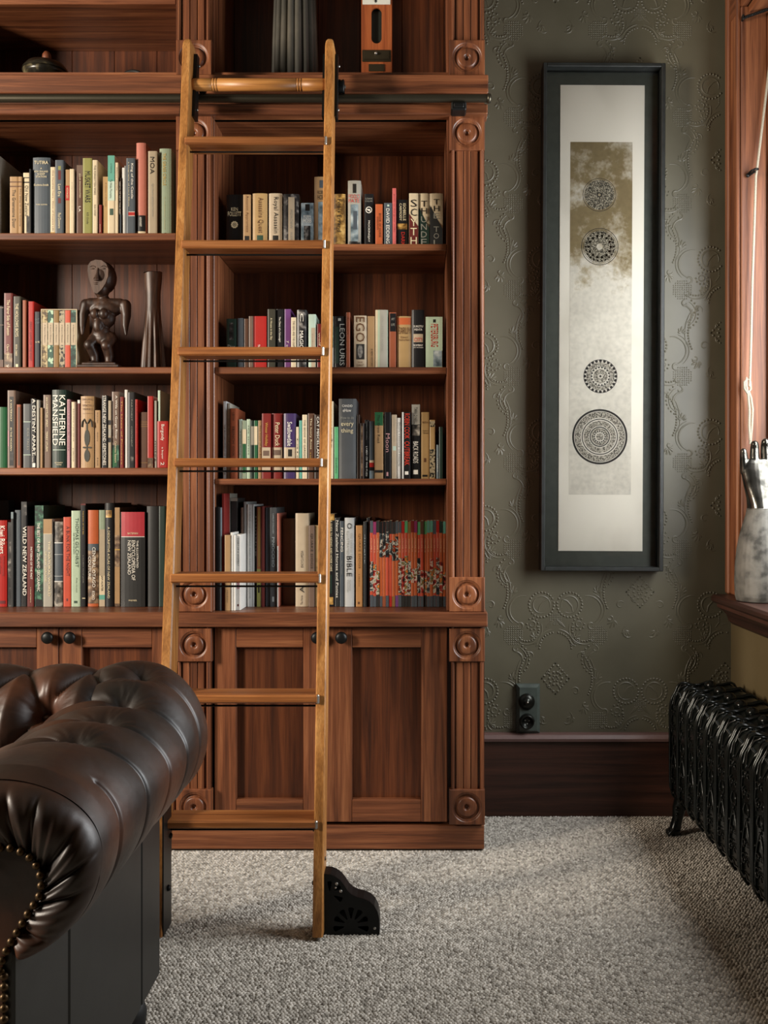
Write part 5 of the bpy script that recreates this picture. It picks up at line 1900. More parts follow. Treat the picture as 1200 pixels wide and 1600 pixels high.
L3 = [
 (-8, 10, 636, 'green', 'thick green hardback', [], []),
 (11, 23.5, 610, 'taupe', 'tall grey-brown hardback with black spine panel', [V('A WATERWAY', .12, .4, 'c', .36, .6), V('IN THE MODERN', .48, .78, 'c', .38, .58)], [(.08, .97, 'black', .26, .78), (.52, .72, 'pink', .04, .2), (.8, .9, 'dusky', .26, .8)]),
 (26, 32.5, 632, 'rust', 'slim rust-brown book', [], [(.04, .96, 'brown', .3, .85)]),
 (36, 48, 631, 'dark grey', 'grey-green book with pale rules', [V('IDLE TALES', .38, .72, 't', .52, .8)], [(.275, .285, 'mint'), (.79, .80, 'mint'), (.29, .785, 'slate', .05, .9)]),
 (49, 57.5, 623, 'black', 'black book with large white capitals', [V('A DESTINY APART', .0, .82, 'w', .3, .9), V('Keith Sinclair', .78, .92, 'w', .3, .55)], [(.93, .99, 'white', .3, .85)]),
 (58, 62, 625, 'stone', 'slim stone-grey book', [], []),
 (63.5, 66.5, 637, 'tan', 'thin tan book', [], []),
 (67, 79, 617, 'taupe', 'taupe hardback with white capitals', [V('AN UNSETTLED SPIRIT', .03, .44, 'c', .36, .62), V('TERRY STURM', .5, .77, 'c', .36, .62)], []),
 (81, 103, 609, 'dark green', 'thick dark green hardback with two lines of huge white capitals', [V('KATHERINE', .07, .71, 'w', .54, .96), V('MANSFIELD', .07, .71, 'w', .06, .44), Hh('BIOGRAPHY', .925, .94, 'c', .22, .78), Hh('VIKING', .95, .965, 'c', .3, .7)], [(.765, .772, 'mint', .05, .95)]),
 (105, 109.5, 624, 'pink', 'thin pink book with maroon title', [V('Letters from the far country', .03, .75, 'm', .3, .75)], []),
 (111, 119, 628, 'cream', 'cream book with tiny black title', [V('Adventures in pen and ink', .1, .6, 'k', .28, .5), V('a selection', .7, .9, 'k', .28, .5)], [(0, 1, 'taupe', .65, .98)]),
 (121, 125, 625, 'maroon', 'thin dark maroon book with a white tip', [], [(0, .05, 'white')]),
 (126, 146.5, 619, 'tan', 'thick tan hardback with a dark carved-club ornament', [Hh('ENGLAND', .03, .058, 'b', .1, .9), Hh('AND THE', .075, .09, 'b', .3, .7), Hh('MAORI', .115, .145, 'b', .15, .85), Hh('WARS', .165, .195, 'b', .15, .85), Hh('A. J. HARROP', .235, .25, 'b', .15, .85)], [('club',)]),
 (147, 156, 641, 'tan', 'short tan-beige book with small black title', [V('Bird Life on Island', .04, .22, 'k', .42, .6), V('Guthrie', .38, .54, 'k', .42, .6), V('& Smith', .82, .96, 'k', .42, .6)], []),
 (158.5, 168, 618, 'black', 'black book with a long white title', [V('STRANGE NEW ZEALAND GEMSTONES', .0, .96, 'w', .2, .72)], []),
 (169.5, 174, 626, 'khaki', 'khaki book with dark bands', [], [(.29, .36, 'dusky'), (.42, .52, 'stone'), (.55, .62, 'dusky')]),
 (174.5, 186, 612, 'taupe', 'taupe book turning green at the foot with white title', [V('A Wife on Gorge River', .05, .62, 'w', .4, .78), V('Catherine Stewart', .65, .93, 'c', .4, .66)], [(.7, 1, 'leafy'), (.76, .98, 'green', .02, .7)]),
 (187.5, 193, 620, 'dark red', 'slim dark red book with gold title', [V('The Lives of Pioneers', .05, .95, 'g', .3, .75)], []),
 (193.8, 198.5, 609, 'white', 'tall thin white book', [], []),
 (199.5, 210.5, 613, 'black', 'black book with a faint title', [V('FARTHEST', .1, .38, 't', .45, .65), V('CONTINENT', .45, .72, 't', .45, .65)], [(.85, .93, 'dusky', .35, .8)]),
 (211.5, 215.5, 624, 'red', 'thin red booklet', [V('a guide to the high country roads', .05, .8, 'm', .3, .7)], []),
 (217, 230, 644, 'brown', 'dark brown leather book with faint rules', [], [(.17, .18, 'ochre'), (.21, .22, 'ochre'), (.25, .26, 'ochre'), (.9, .91, 'ochre')]),
 (231, 240, 619, 'red', 'red book with a mottled foot', [], [(.86, 1, 'earthy')]),
 (240.5, 245, 626, 'stone', 'thin stone-grey book behind the bright red one', [V('notes', .6, .9, 'k', .3, .7)], []),
 (246, 250, 610, 'mint', 'tall thin pale green book behind the bright red one', [], []),
 (245.5, 262.5, 658, 'red', 'short bright red book with white handwritten title, standing forward', [V('Burgundy', .07, .42, 'w', .3, .68), V('a buyer', .56, .82, 'w', .38, .6), V('2', .88, .95, 'w', .34, .66)], [], {'y': 3.185, 'd': .03}),
]
L4 = [
 (-30, 13, 782, 'dark grey', 'big dark grey book at the back, behind the bright red one', [], [], {'y': 3.46, 'd': .05}),
 (-12, 11, 813, 'red', 'bright red hardback with bold white title', [V('Kiwi Bikers', .065, .385, 'w', .52, .9), V('Seventy years of motorcycling', .41, .64, 'm', .7, .86), V('with the enthusiasts', .42, .62, 'm', .52, .64)], [(.93, .965, 'm', .55, .9)]),
 (12, 17.5, 816, 'dusk', 'thin black and white mottled book', [], [(0, 1, 'dusky')]),
 (18, 22, 800, 'charcoal', 'thin charcoal book with a grey-blue tip', [], [(0, .07, 'blue grey')]),
 (22.5, 31.5, 797, 'slate', 'slate-teal book', [V('A Good Keen Girl', .05, .3, 's', .5, .75)], []),
 (32, 41.5, 784, 'black', 'tall black book with white serif title', [V('WILD NEW ZEALAND', .235, .895, 'w', .3, .92)], [(0, .13, 'dusky', .3, .95)]),
 (42, 52.5, 822, 'maroon', 'maroon book with white title', [V('PATTERNS OF THE PAST', .26, .66, 'w', .5, .8), V('a social history', .76, .95, 'c', .45, .65)], []),
 (53, 67, 790, 'dark green', 'dark green book with leafy spine', [V('THE BEST OF NEW ZEALAND GEOGRAPHIC', .17, .85, 'w', .28, .62)], [(0, 1, 'leafy'), (.93, 1, 'black', .1, .9)]),
 (67.7, 82, 811, 'stone', 'stone-grey book with a tan top panel', [V('THE NATURAL WORLD', .25, .88, 'c', .56, .82), V('OF NEW ZEALAND', .37, .72, 'c', .2, .42)], [(0, .165, 'tan'), (.165, .172, 'cream')]),
 (83, 97.5, 815, 'slate', 'slate book with pictures at head and foot', [], [(0, .24, 'rocky'), (.245, .255, 'white'), (.385, .39, 'silver'), (.64, .645, 'silver'), (.7, .71, 'white'), (.71, 1, 'rocky')]),
 (98.5, 110.5, 808, 'orange red', 'orange-red book with dark title', [V('A BUNK FOR THE NIGHT', .1, .66, 'm', .38, .78)], [(.91, .94, 'm', .4, .62)]),
 (111, 125, 798, 'pale green', 'pale green book with dark green capitals', [V('THOMAS GILCHRIST', .075, .59, 'G', .46, .8), V('AND FAMILY OF THE SOUTH', .23, .45, 'G', .2, .36), V('Philip Howell', .7, .85, 'G', .5, .66)], [(.94, .965, 'G', .3, .7)]),
 (126, 134, 787, 'black', 'tall black book with a red-edged top', [V('THE BOOK OF THE SEA', .07, .3, 'g', .4, .64), V('a modern travel guide', .5, .77, 't', .4, .64)], [(0, .015, 'maroon'), (.915, .922, 'c', .3, .9)]),
 (134.6, 153, 797, 'taupe', 'book with an orange top and earthy lower spine', [V('CENTRAL OTAGO', .385, .80, 'w', .48, .76), V('COUTURE', .48, .72, 'w', .14, .38), V('KOKO', .84, .93, 'w', .45, .7)], [(0, .35, 'orange'), (.35, .97, 'earthy'), (.35, .42, 'slate'), (.97, 1, 'orange')]),
 (153.6, 163, 797, 'sage green', 'slim sage and cream book', [V('SAM HUNTER', .68, .84, 'k', .35, .7)], [(.2, .68, 'khaki'), (.68, .88, 'cream'), (.88, .93, 'teal'), (.93, 1, 'beige')]),
 (163.5, 178, 786, 'black', 'tall black book with gold crest and pale title', [V('A DESCRIPTIVE ATLAS OF NEW ZEALAND', .23, .92, 'c', .32, .56)], [(.07, .14, 'gilt', .1, .75)]),
 (178.6, 187, 793, 'earth', 'slim brown mottled book', [], [(0, 1, 'earthy'), (0, .28, 'tan', .05, .95), (.42, .43, 'g'), (.6, .97, 'tan')]),
 (189, 227, 800, 'charcoal', 'very thick black hardback with a red top panel', [Hh('BATEMAN', .215, .235, 'c', .3, .72), V('THE ILLUSTRATED', .3, .59, 'w', .66, .74), V('ENCYCLOPEDIA OF', .3, .72, 'w', .46, .61), V('NEW ZEALAND', .3, .66, 'w', .3, .43), Hh('PREMIER', .925, .94, 'c', .34, .68)], [(0, .258, 'salmonred'), (.258, .265, 'white')]),
 (228.5, 247, 791, 'charcoal', 'tall plain charcoal hardback', [], []),
 (247.8, 258, 791, 'dark green', 'tall plain black-green hardback half hidden by the ladder', [], []),
 (258.6, 270, 800, 'black', 'black book behind the ladder side rail', [], []),
]
R1 = [
 (353, 379, 304, 'black', 'thick black paperback with pale lettering and a sun emblem', [Hh('KEN', .245, .31, 'c', .3, .7), Hh('FOLLETT', .325, .41, 'c', .1, .9), Hh('PILLARS', .86, .94, 'c', .1, .9)], [('sun', .57)]),
 (380, 392, 304, 'tan', 'slim tan paperback with ornate title and dark shield', [V('Assassin Apprentice', .02, .72, 'b', .3, .7)], [(.79, .93, 'k', .2, .8)]),
 (394.5, 417.5, 302, 'gold', 'thick golden-tan paperback with a green shield', [V('Assassins Quest', .08, .74, 'b', .34, .72)], [(.78, .93, 'G', .3, .72)]),
 (419.5, 440.5, 302, 'beige', 'thick beige paperback with a dark shield', [V('Royal Assassin', .07, .74, 'k', .3, .7)], [(.78, .92, 'k', .3, .72)]),
 (443, 467.5, 303, 'black', 'thick black and silver paperback with a cream centre strip', [V('MORDEW', .3, .66, 't', .44, .6), V('ALEX', .72, .88, 't', .46, .58)], [(0, 1, 'dusky'), (.06, 1, 'beige', .32, .72)]),
 (470, 490, 317, 'silver', 'silver-grey paperback with a dark figure', [Hh('ROBIN', .28, .34, 'w', .22, .8), Hh('HOBB', .35, .45, 'w', .2, .84)], [(0, 1, 'smoky'), (.03, .18, 'k', .35, .7), (.52, .95, 'dusky', .25, .75)]),
 (491, 512, 276, 'tan', 'tall grey-tan paperback behind the ladder rail', [Hh('ROBIN', .2, .25, 'k', .25, .85), Hh('HOBB', .26, .33, 'k', .25, .85)], [(.05, .16, 'slate', .4, .95), (.36, .9, 'smoky', .3, .95)]),
 (521, 540, 303, 'gold', 'gilt-patterned paperback', [V('Fools Errand', .1, .72, 'k', .34, .66)], [(0, 1, 'gilt')]),
 (543.5, 564, 282, 'stone', 'tall stone-grey paperback with red lettering and a black raven', [Hh("FOOL'S", .21, .27, 'r', .06, .94), Hh('FATE', .28, .335, 'r', .06, .9)], [(.05, .19, 'k', .38, .66), (.36, .92, 'smoky', .22, .8), (.46, .74, 'slate', .42, .72), (.92, 1, 'dusky', .1, .95)]),
 (569, 583.5, 303, 'black', 'black paperback with a white bird ring', [Hh('SUZANNE', .075, .105, 't', .1, .9), Hh('COLLINS', .12, .15, 't', .1, .9), V('MOCKINGJAY', .5, .9, 'w', .36, .62)], [('ring', .3)]),
 (586.5, 598, 319, 'orange', 'short orange paperback with black title', [V('BOOK OF HORSE', .22, .78, 'k', .5, .78), V('DREAMS', .3, .6, 'k', .2, .42)], []),
 (600, 612.5, 317, 'slate', 'short slate-blue paperback with white capitals', [V('DAVID EDDINGS', .13, .98, 'w', .26, .7)], [(.04, .08, 'mint', .4, .66)]),
 (613, 619, 294, 'coral', 'thin coral-pink book', [V('guide to the great walks', .1, .75, 'm', .35, .65)], []),
 (620, 637, 312, 'black', 'black paperback with a gold band and red lettering', [V('ISOBELLE', .08, .44, 'c', .58, .84), V('CARMODY', .08, .44, 'c', .24, .46), V('DARK', .68, .96, 'r', .4, .74)], [(.5, .62, 'gilt', .05, .95)]),
 (639, 653.7, 302, 'cream', 'cream and red paperback with bold stacked letters', [('SC', 's', .12, .46, .16, .84, 'K'), ('YTH', 's', .48, .99, .16, .84, 'c')], [('diag', .38, .62, 'maroon')]),
 (654.2, 670.7, 302, 'cream', 'cream and green paperback with bold stacked letters', [('TH', 's', .14, .41, .22, .78, 'K'), ('UNDE', 's', .43, .99, .22, .78, 't')], [('diag', .26, .64, 'dark green'), (.86, .99, 'mint', .3, .95)]),
 (671.3, 692, 302, 'cream', 'cream and charcoal paperback with bold stacked letters', [('TH', 's', .11, .36, .3, .72, 'K'), ('E TOL', 's', .37, .99, .3, .72, 't')], [('diag', .22, .66, 'charcoal')]),
]
R2 = [
 (353, 369, 498, 'dark green', 'black-green paperback with a dim white emblem', [Hh('Dies', .52, .6, 't', .15, .85)], [(.08, .42, 'dusky', .3, .7)]),
 (370, 380, 497, 'slate', 'slate-grey paperback', [], [(.84, .86, 'silver')]),
 (381, 388, 498, 'brown', 'slim brown paperback', [], []),
 (389, 395.5, 494, 'taupe', 'slim taupe paperback', [], []),
 (396, 416.5, 494, 'red', 'thick plain red book with small lettering', [V('The Little Red', .54, .82, 'w', .34, .5)], [(0, 1, 'dark red', .0, .06)]),
 (418, 430, 483, 'dark olive', 'dark olive book with pale script title', [V('A House in the Sky', .15, .52, 'c', .3, .64)], []),
 (431, 443, 483, 'black', 'black book with white script title', [V('The Diary of a Schoolgirl', .13, .55, 'w', .3, .62)], []),
 (444, 454, 483, 'purple', 'bright purple book', [V('y', .53, .57, 'w', .3, .7), V('ink', .6, .7, 'w', .3, .6)], []),
 (455, 463, 496, 'cream', 'short cream paperback with black title', [V('THE DEVIL AND THE CHAPEL', .07, .62, 'k', .3, .72)], []),
 (464, 479, 484, 'charcoal', 'charcoal paperback with white capitals', [V('MAGICIAN', .36, .82, 'w', .3, .68), V('C', .06, .2, 'w', .35, .7)], [(0, 1, 'dusky', .02, .98)]),
 (482, 493.5, 491, 'mint', 'mint and cream paperback', [V('Cambridge', .36, .68, 'k', .5, .62)], [(.25, 1, 'beige', .4, .95)]),
 (495.5, 503.5, 506, 'dark red', 'short dark red paperback beside the ladder rail', [V('wolf', .2, .5, 'c', .3, .7)], []),
 (515.5, 521, 494, 'stone', 'thin mottled paperback', [], [(0, .6, 'leafy')]),
 (521.5, 540, 494, 'black', 'black-green paperback with huge grey capitals', [V('LEON URIS', .15, .94, 'W', .5, .92)], [(.2, .9, 'dark green', .04, .42), (.04, .09, 'W', .35, .6)]),
 (540.7, 547, 488, 'rust', 'thin rust-brown book', [V('dictionary', .08, .4, 'k', .3, .7)], []),
 (553, 573, 493, 'beige', 'beige paperback with large brown title and a portrait', [V('EGO', .03, .5, 'b', .14, .86), Hh('THE', .87, .9, 'b', .3, .7), Hh('GIANT', .92, .96, 'b', .2, .82)], [('face', .54, .83)]),
 (573.6, 585.5, 494, 'tan', 'tan paperback with black lettering at the foot', [V('A NEW HISTORY', .62, .96, 'k', .5, .78)], []),
 (586.3, 606, 484, 'pale green', 'tall pale green leather book with a cream edge', [V('COLLECTED POEMS', .1, .7, 't', .48, .62)], [(0, 1, 'cream', .0, .2), (0, 1, 'stone', .36, .95)]),
 (608, 619, 488, 'rust', 'rust-brown book with a black top', [Hh('ART', .1, .14, 't', .3, .8), Hh('LIFE', .2, .24, 't', .3, .8)], [(.02, .34, 'black', .1, .98)]),
 (620.3, 642.5, 494, 'gold', 'thick golden-tan paperback', [Hh('SARUM', .21, .34, 'b', .1, .94), Hh('Edward', .38, .42, 'b', .25, .75), Hh('Rutherfurd', .43, .47, 'b', .12, .9)], [(.08, .12, 'b', .12, .88), (.03, .16, 'orange', .03, .97)]),
 (643.3, 663, 484, 'black', 'tall black paperback with white block lettering', [Hh('SUKETU', .265, .3, 'w', .14, .9), Hh('MEHTA', .32, .355, 'w', .2, .84), Hh('CITY', .475, .54, 'r', .18, .86), Hh('BOMBAY', .585, .62, 'w', .14, .9), Hh('LOST AND FOUND', .635, .65, 'w', .14, .9)], [(.41, .55, 'beige', .12, .9)]),
 (665, 691.5, 495, 'pale green', 'thick pale green paperback with dark red title', [V('PETERSBURG', .14, .58, 'r', .3, .72)], [(.65, .96, 'smoky', .45, .97), (.05, .11, 'k', .44, .6)]),
]
R3 = [
 (348, 354, 627, 'silver', 'slim silver-grey book with black title', [V('THE AUTOBIOGRAPHY OF THE HARBOUR', .3, .95, 'k', .3, .72)], []),
 (354.8, 359.5, 630, 'stone', 'thin stone-grey book', [V('the art of cooking', .2, .8, 'k', .3, .7)], []),
 (360, 371, 638, 'rust', 'rust-orange book with bold black title', [V('FRENCH', .26, .5, 'k', .28, .66), V('LEITH', .06, .17, 'k', .34, .62), V('COOK', .54, .68, 'k', .3, .64)], []),
 (372.5, 377.5, 655, 'mint', 'thin mint-green paperback', [V('a short story', .2, .6, 'k', .3, .7)], []),
 (378, 384.5, 657, 'sage green', 'sage green paperback with a cream label', [], [(.15, .4, 'cream'), (.4, .9, 'green', .1, .9)]),
 (385, 390.5, 655, 'pale green', 'thin pale green paperback', [V('sea stories', .1, .6, 'k', .35, .65)], []),
 (391, 396.5, 657, 'dark green', 'dark green paperback with a pale label', [], [(.1, .42, 'stone')]),
 (397, 402.5, 657, 'green', 'green paperback with a cream label', [], [(.1, .42, 'cream')]),
 (403.5, 408.7, 657, 'tan', 'slim tan paperback with black title', [V('The Case of the Frog', .08, .7, 'k', .3, .7)], []),
 (409.3, 423.3, 646, 'dark red', 'dark red paperback with gold title and cream foot', [V('Winter Holiday', .14, .5, 'g', .3, .7)], [(.52, .89, 'beige'), (.57, .65, 'taupe', .15, .85)]),
 (424, 441, 646, 'dark red', 'brick red paperback with pale title and cream foot', [V('Peter Duck', .14, .5, 'c', .34, .76)], [(.52, .89, 'beige'), (.56, .64, 'taupe', .15, .85)]),
 (443.5, 462.5, 646, 'violet', 'violet paperback with white title and cream foot', [V('Swallowdale', .13, .5, 'w', .3, .7)], [(.52, .89, 'beige'), (.55, .66, 'k', .36, .7)]),
 (463, 467, 667, 'cream', 'short thin cream paperback', [V('tales', .2, .8, 'k', .3, .7)], []),
 (467.6, 472, 657, 'teal', 'thin teal paperback', [], []),
 (472.5, 480, 648, 'cream', 'cream paperback with black capitals', [V('THE BOOK OF GARDENS', .08, .72, 'k', .3, .66)], []),
 (481, 491, 646, 'brown', 'brown paperback with cream title', [V('The Ivory Rose', .07, .55, 'c', .3, .66), V('a novel', .6, .74, 'g', .35, .6)], []),
 (491.7, 500.5, 648, 'dark brown', 'dark brown paperback with white capitals', [V('CAT MISCELLANY', .03, .7, 'w', .4, .82)], []),
 (514.5, 521, 627, 'cream', 'slim cream book right of the ladder rail', [V('sonnets', .1, .6, 'k', .35, .65)], [('ring', .5)]),
 (522.3, 528.5, 667, 'bright green', 'short bright green booklet', [V('leaflet', .6, .9, 'G', .3, .7)], []),
 (529.3, 556.5, 623, 'dark grey', 'thick grey hardback with white hand-drawn lettering', [Hh('CANDID', .075, .105, 'w', .2, .8), Hh('eHow', .125, .165, 'w', .24, .72), Hh('How to do', .22, .255, 't', .12, .88), Hh('just about', .27, .29, 't', .26, .72), Hh('every', .3, .36, 'c', .14, .86), Hh('thing', .37, .44, 'c', .14, .84)], []),
 (558, 562, 648, 'dark brown', 'thin dark brown paperback', [], []),
 (562.5, 569, 661, 'dark brown', 'blackish brown worn paperback', [], [(.05, .95, 'earthy', .3, .7)]),
 (569.6, 576, 656, 'black', 'black paperback with spaced white capitals', [V('LORD OF THE FLIES', .45, .96, 'w', .3, .7), V('William Golding', .02, .34, 't', .35, .6)], []),
 (577, 584.5, 658, 'slate', 'slate paperback with a red and cream foot', [], [(.68, .76, 'cream'), (.72, .8, 'red'), (.8, .86, 'black'), (.86, 1, 'blue grey')]),
 (585.3, 599, 644, 'tan', 'tan book with a green top', [V('The Green Road', .04, .46, 'k', .34, .62)], [(0, .2, 'green'), (.87, .91, 'k')]),
 (600.7, 611, 644, 'black', 'black paperback with a large pink script title', [V('Moon', .32, .6, 'P', .2, .82)], [(.9, .96, 'P', .3, .6)]),
 (612, 620, 648, 'beige', 'beige paperback with a pale green dot', [V('stories and plays', .05, .42, 't', .4, .62)], [(.49, .56, 'mint', .2, .9)]),
 (620.7, 626.5, 653, 'white', 'slim white paperback with black title', [V('Short History of Nearly', .07, .8, 'k', .3, .7)], []),
 (628, 641.5, 644, 'black', 'black paperback with a white edge and red capitals', [V('ROBIN COOK', .02, .4, 'R', .3, .9), V('OUTBREAK', .44, .8, 'R', .3, .9)], [(0, 1, 'white', .0, .2), (.89, .94, 'w', .35, .75)]),
 (643, 656.5, 632, 'black', 'tall black paperback with a white top panel', [V('TARA O NEILL', .04, .26, 'k', .3, .66), V('BACK ROADS', .5, .79, 'w', .16, .78)], [(0, .27, 'stone'), (.28, .42, 'rocky', .1, .95), (.88, .94, 'w', .2, .75)]),
 (658, 670.5, 644, 'gold', 'golden-tan paperback with dark lettering', [Hh('RITA', .14, .17, 'b', .15, .9), Hh('Debut', .27, .29, 'k', .2, .85), Hh('Novel', .3, .325, 'k', .2, .85)], [(.69, .75, 'b', .35, .65), (.94, .97, 'k', .15, .8)]),
 (671.3, 680, 656, 'gold', 'golden paperback with a star pattern', [], [(.02, .12, 'spotty'), (.5, .98, 'spotty')]),
 (682, 685.5, 695, 'blue grey', 'short thin blue-grey booklet', [V('maps', .4, .8, 'w', .3, .7)], []),
 (686, 692, 667, 'dark green', 'dark green book by the pilaster', [], []),
]
R4 = [
 (337.5, 342.5, 792, 'black', 'thin black book against the side panel', [], [], {'y': 3.19, 'd': .09}),
 (343, 346, 793, 'blue grey', 'thin blue-grey book', [], [], {'y': 3.19, 'd': .09}),
 (346.5, 350.8, 771, 'dark red', 'thin dark red book', [], [], {'y': 3.20, 'd': .09}),
 (351.2, 359, 771, 'stone', 'tall stone-grey book behind the tan one', [V('CRAFTS OF THE WORLD', .3, .95, 'k', .3, .7)], [], {'y': 3.295, 'd': .14}),
 (350.9, 359.6, 836, 'tan', 'short tan book standing forward', [V('Hodder', .73, .9, 'k', .4, .62)], [], {'y': 3.185, 'd': .10}),
 (360.2, 364.2, 832, 'white', 'thin white booklet standing forward', [], [], {'y': 3.19, 'd': .1}),
 (364.8, 368, 836, 'white', 'very thin white booklet standing forward', [], [], {'y': 3.19, 'd': .1}),
 (368.6, 376, 835, 'white', 'white paperback with black title standing forward', [V('DIARY OF A WOMBAT', .05, .42, 'k', .3, .68)], [(.62, .72, 'pink', .2, .8), (.92, .95, 'm', .3, .6)], {'y': 3.20, 'd': .1}),
 (360, 371.5, 778, 'charcoal', 'tall charcoal book behind the white booklets', [], [(0, .03, 'stone')], {'y': 3.30, 'd': .14}),
 (376.5, 380.3, 793, 'taupe', 'thin taupe book with dark lettering', [V('lettering and sign writing', .03, .6, 'k', .3, .7)], []),
 (380.8, 386, 784, 'grey', 'grey book', [V('the country year book', .2, .9, 't', .4, .62)], []),
 (386.5, 397.5, 788, 'silver', 'silver-grey book with fine stripes', [V('A YEAR OF SEWING AND KNITTING AT HOME', .03, .92, 't', .3, .5)], [(0, 1, 'white', .04, .24), (0, 1, 'grey', .74, .9)]),
 (398, 401, 791, 'black', 'thin black book', [V('hunting', .1, .5, 'w', .3, .7)], []),
 (401.5, 408, 792, 'rust', 'rust book with an olive foot', [], [(.02, .6, 'ochre', .2, .9), (.62, 1, 'olive green'), (.78, .86, 'k', .3, .7)]),
 (408.6, 413, 791, 'maroon', 'thin maroon book', [], []),
 (414, 421, 793, 'slate', 'plain slate-blue book', [], []),
 (421.6, 432, 793, 'dark grey', 'grey hardback with pale engraved title', [V('PINOCCHIO', .3, .6, 'S', .3, .72), V('CARLO COLLODI', .06, .26, 'S', .4, .62)], [(.9, .95, 'S', .35, .65)]),
 (433.2, 435.6, 802, 'salmon', 'very thin pink-edged booklet', [], [(.35, 1, 'white')]),
 (441, 460.5, 810, 'brown', 'wide dim brown book set back', [V('FAIRY TALES', .1, .5, 'b', .35, .65)], [], {'y': 3.36, 'd': .12}),
 (461.3, 482, 802, 'beige', 'thick beige cloth hardback', [('ENCYCLOPEDIA', 'u', .4, .58, .42, .6, 'k'), ('A', 'u', .78, .85, .34, .66, 'k'), ('The Horse', 'u', .88, .98, .4, .56, 'k')], []),
 (482.6, 491.7, 821, 'taupe', 'taupe paperback with dark title', [V('QUAKE DOGS', .1, .53, 'k', .3, .72)], []),
 (492.2, 497.5, 821, 'gold', 'slim golden-tan paperback', [V('a tale', .4, .7, 'b', .4, .6)], []),
 (512, 522.5, 803, 'black', 'black book with slender white capitals', [V('A GUIDE TO RIDING AND HORSE CARE', .07, .62, 'c', .34, .64)], [(0, .07, 'gilt'), (.9, .98, 'gilt', .2, .8), (.66, .86, 'dark green', .3, .6)]),
 (523, 530.5, 809, 'charcoal', 'charcoal book with white italic title', [V('New Zealand Horses and Ponies', .03, .9, 'w', .25, .75)], []),
 (530.9, 537.6, 814, 'slate', 'slate book with white capitals', [V('FENCING', .08, .36, 'w', .25, .78), V('Sam Palmer', .46, .63, 't', .4, .62)], []),
 (538.2, 553.5, 809, 'silver', 'thick silver-white hardback', [V('O', .06, .125, 'k', .26, .76), V('ILLUSTRATED', .15, .42, 't', .2, .46), V('The Children s', .17, .42, 't', .6, .82), V('BIBLE', .43, .66, 'k', .22, .74), V('Selina', .7, .82, 't', .5, .66), V('Hastings', .7, .84, 't', .24, .4)], [(0, 1, 'grey', .0, .05)]),
 (556, 566.5, 821, 'orange2', 'tan-orange paperback with brown title', [V('QUAKE DOGS', .1, .53, 'b', .36, .72), V('HERO', .6, .75, 'b', .4, .55)], [(.94, .97, 'b', .3, .6)]),
 (568, 572.5, 815, 'charcoal', 'thin charcoal book', [V('dinghy', .15, .5, 'S', .3, .6)], []),
 (573, 577, 809, 'black', 'thin black slipcase edge', [], []),
]
PAL.update({'dusk': '1a1a1b', 'earth': '5a4434', 'salmonred': 'b52b36', 'orange2': 'b07a42'})
TC.update({'K': '1a1612', 'W': '9c9d96', 'P': 'b98c8c', 'R': 'cf3a26', 'S': 'a9b4b6'})
ROWS = [('L1', L1, 3.225, 'left bay top row'), ('L2', L2, 3.225, 'figure shelf'), ('L3', L3, 3.225, 'left bay third row'), ('L4', L4, 3.300, 'left bay worktop row'),
        ('R1', R1, 3.225, 'right bay top row'), ('R2', R2, 3.225, 'right bay second row'), ('R3', R3, 3.225, 'right bay third row'), ('R4', R4, 3.300, 'right bay worktop row')]


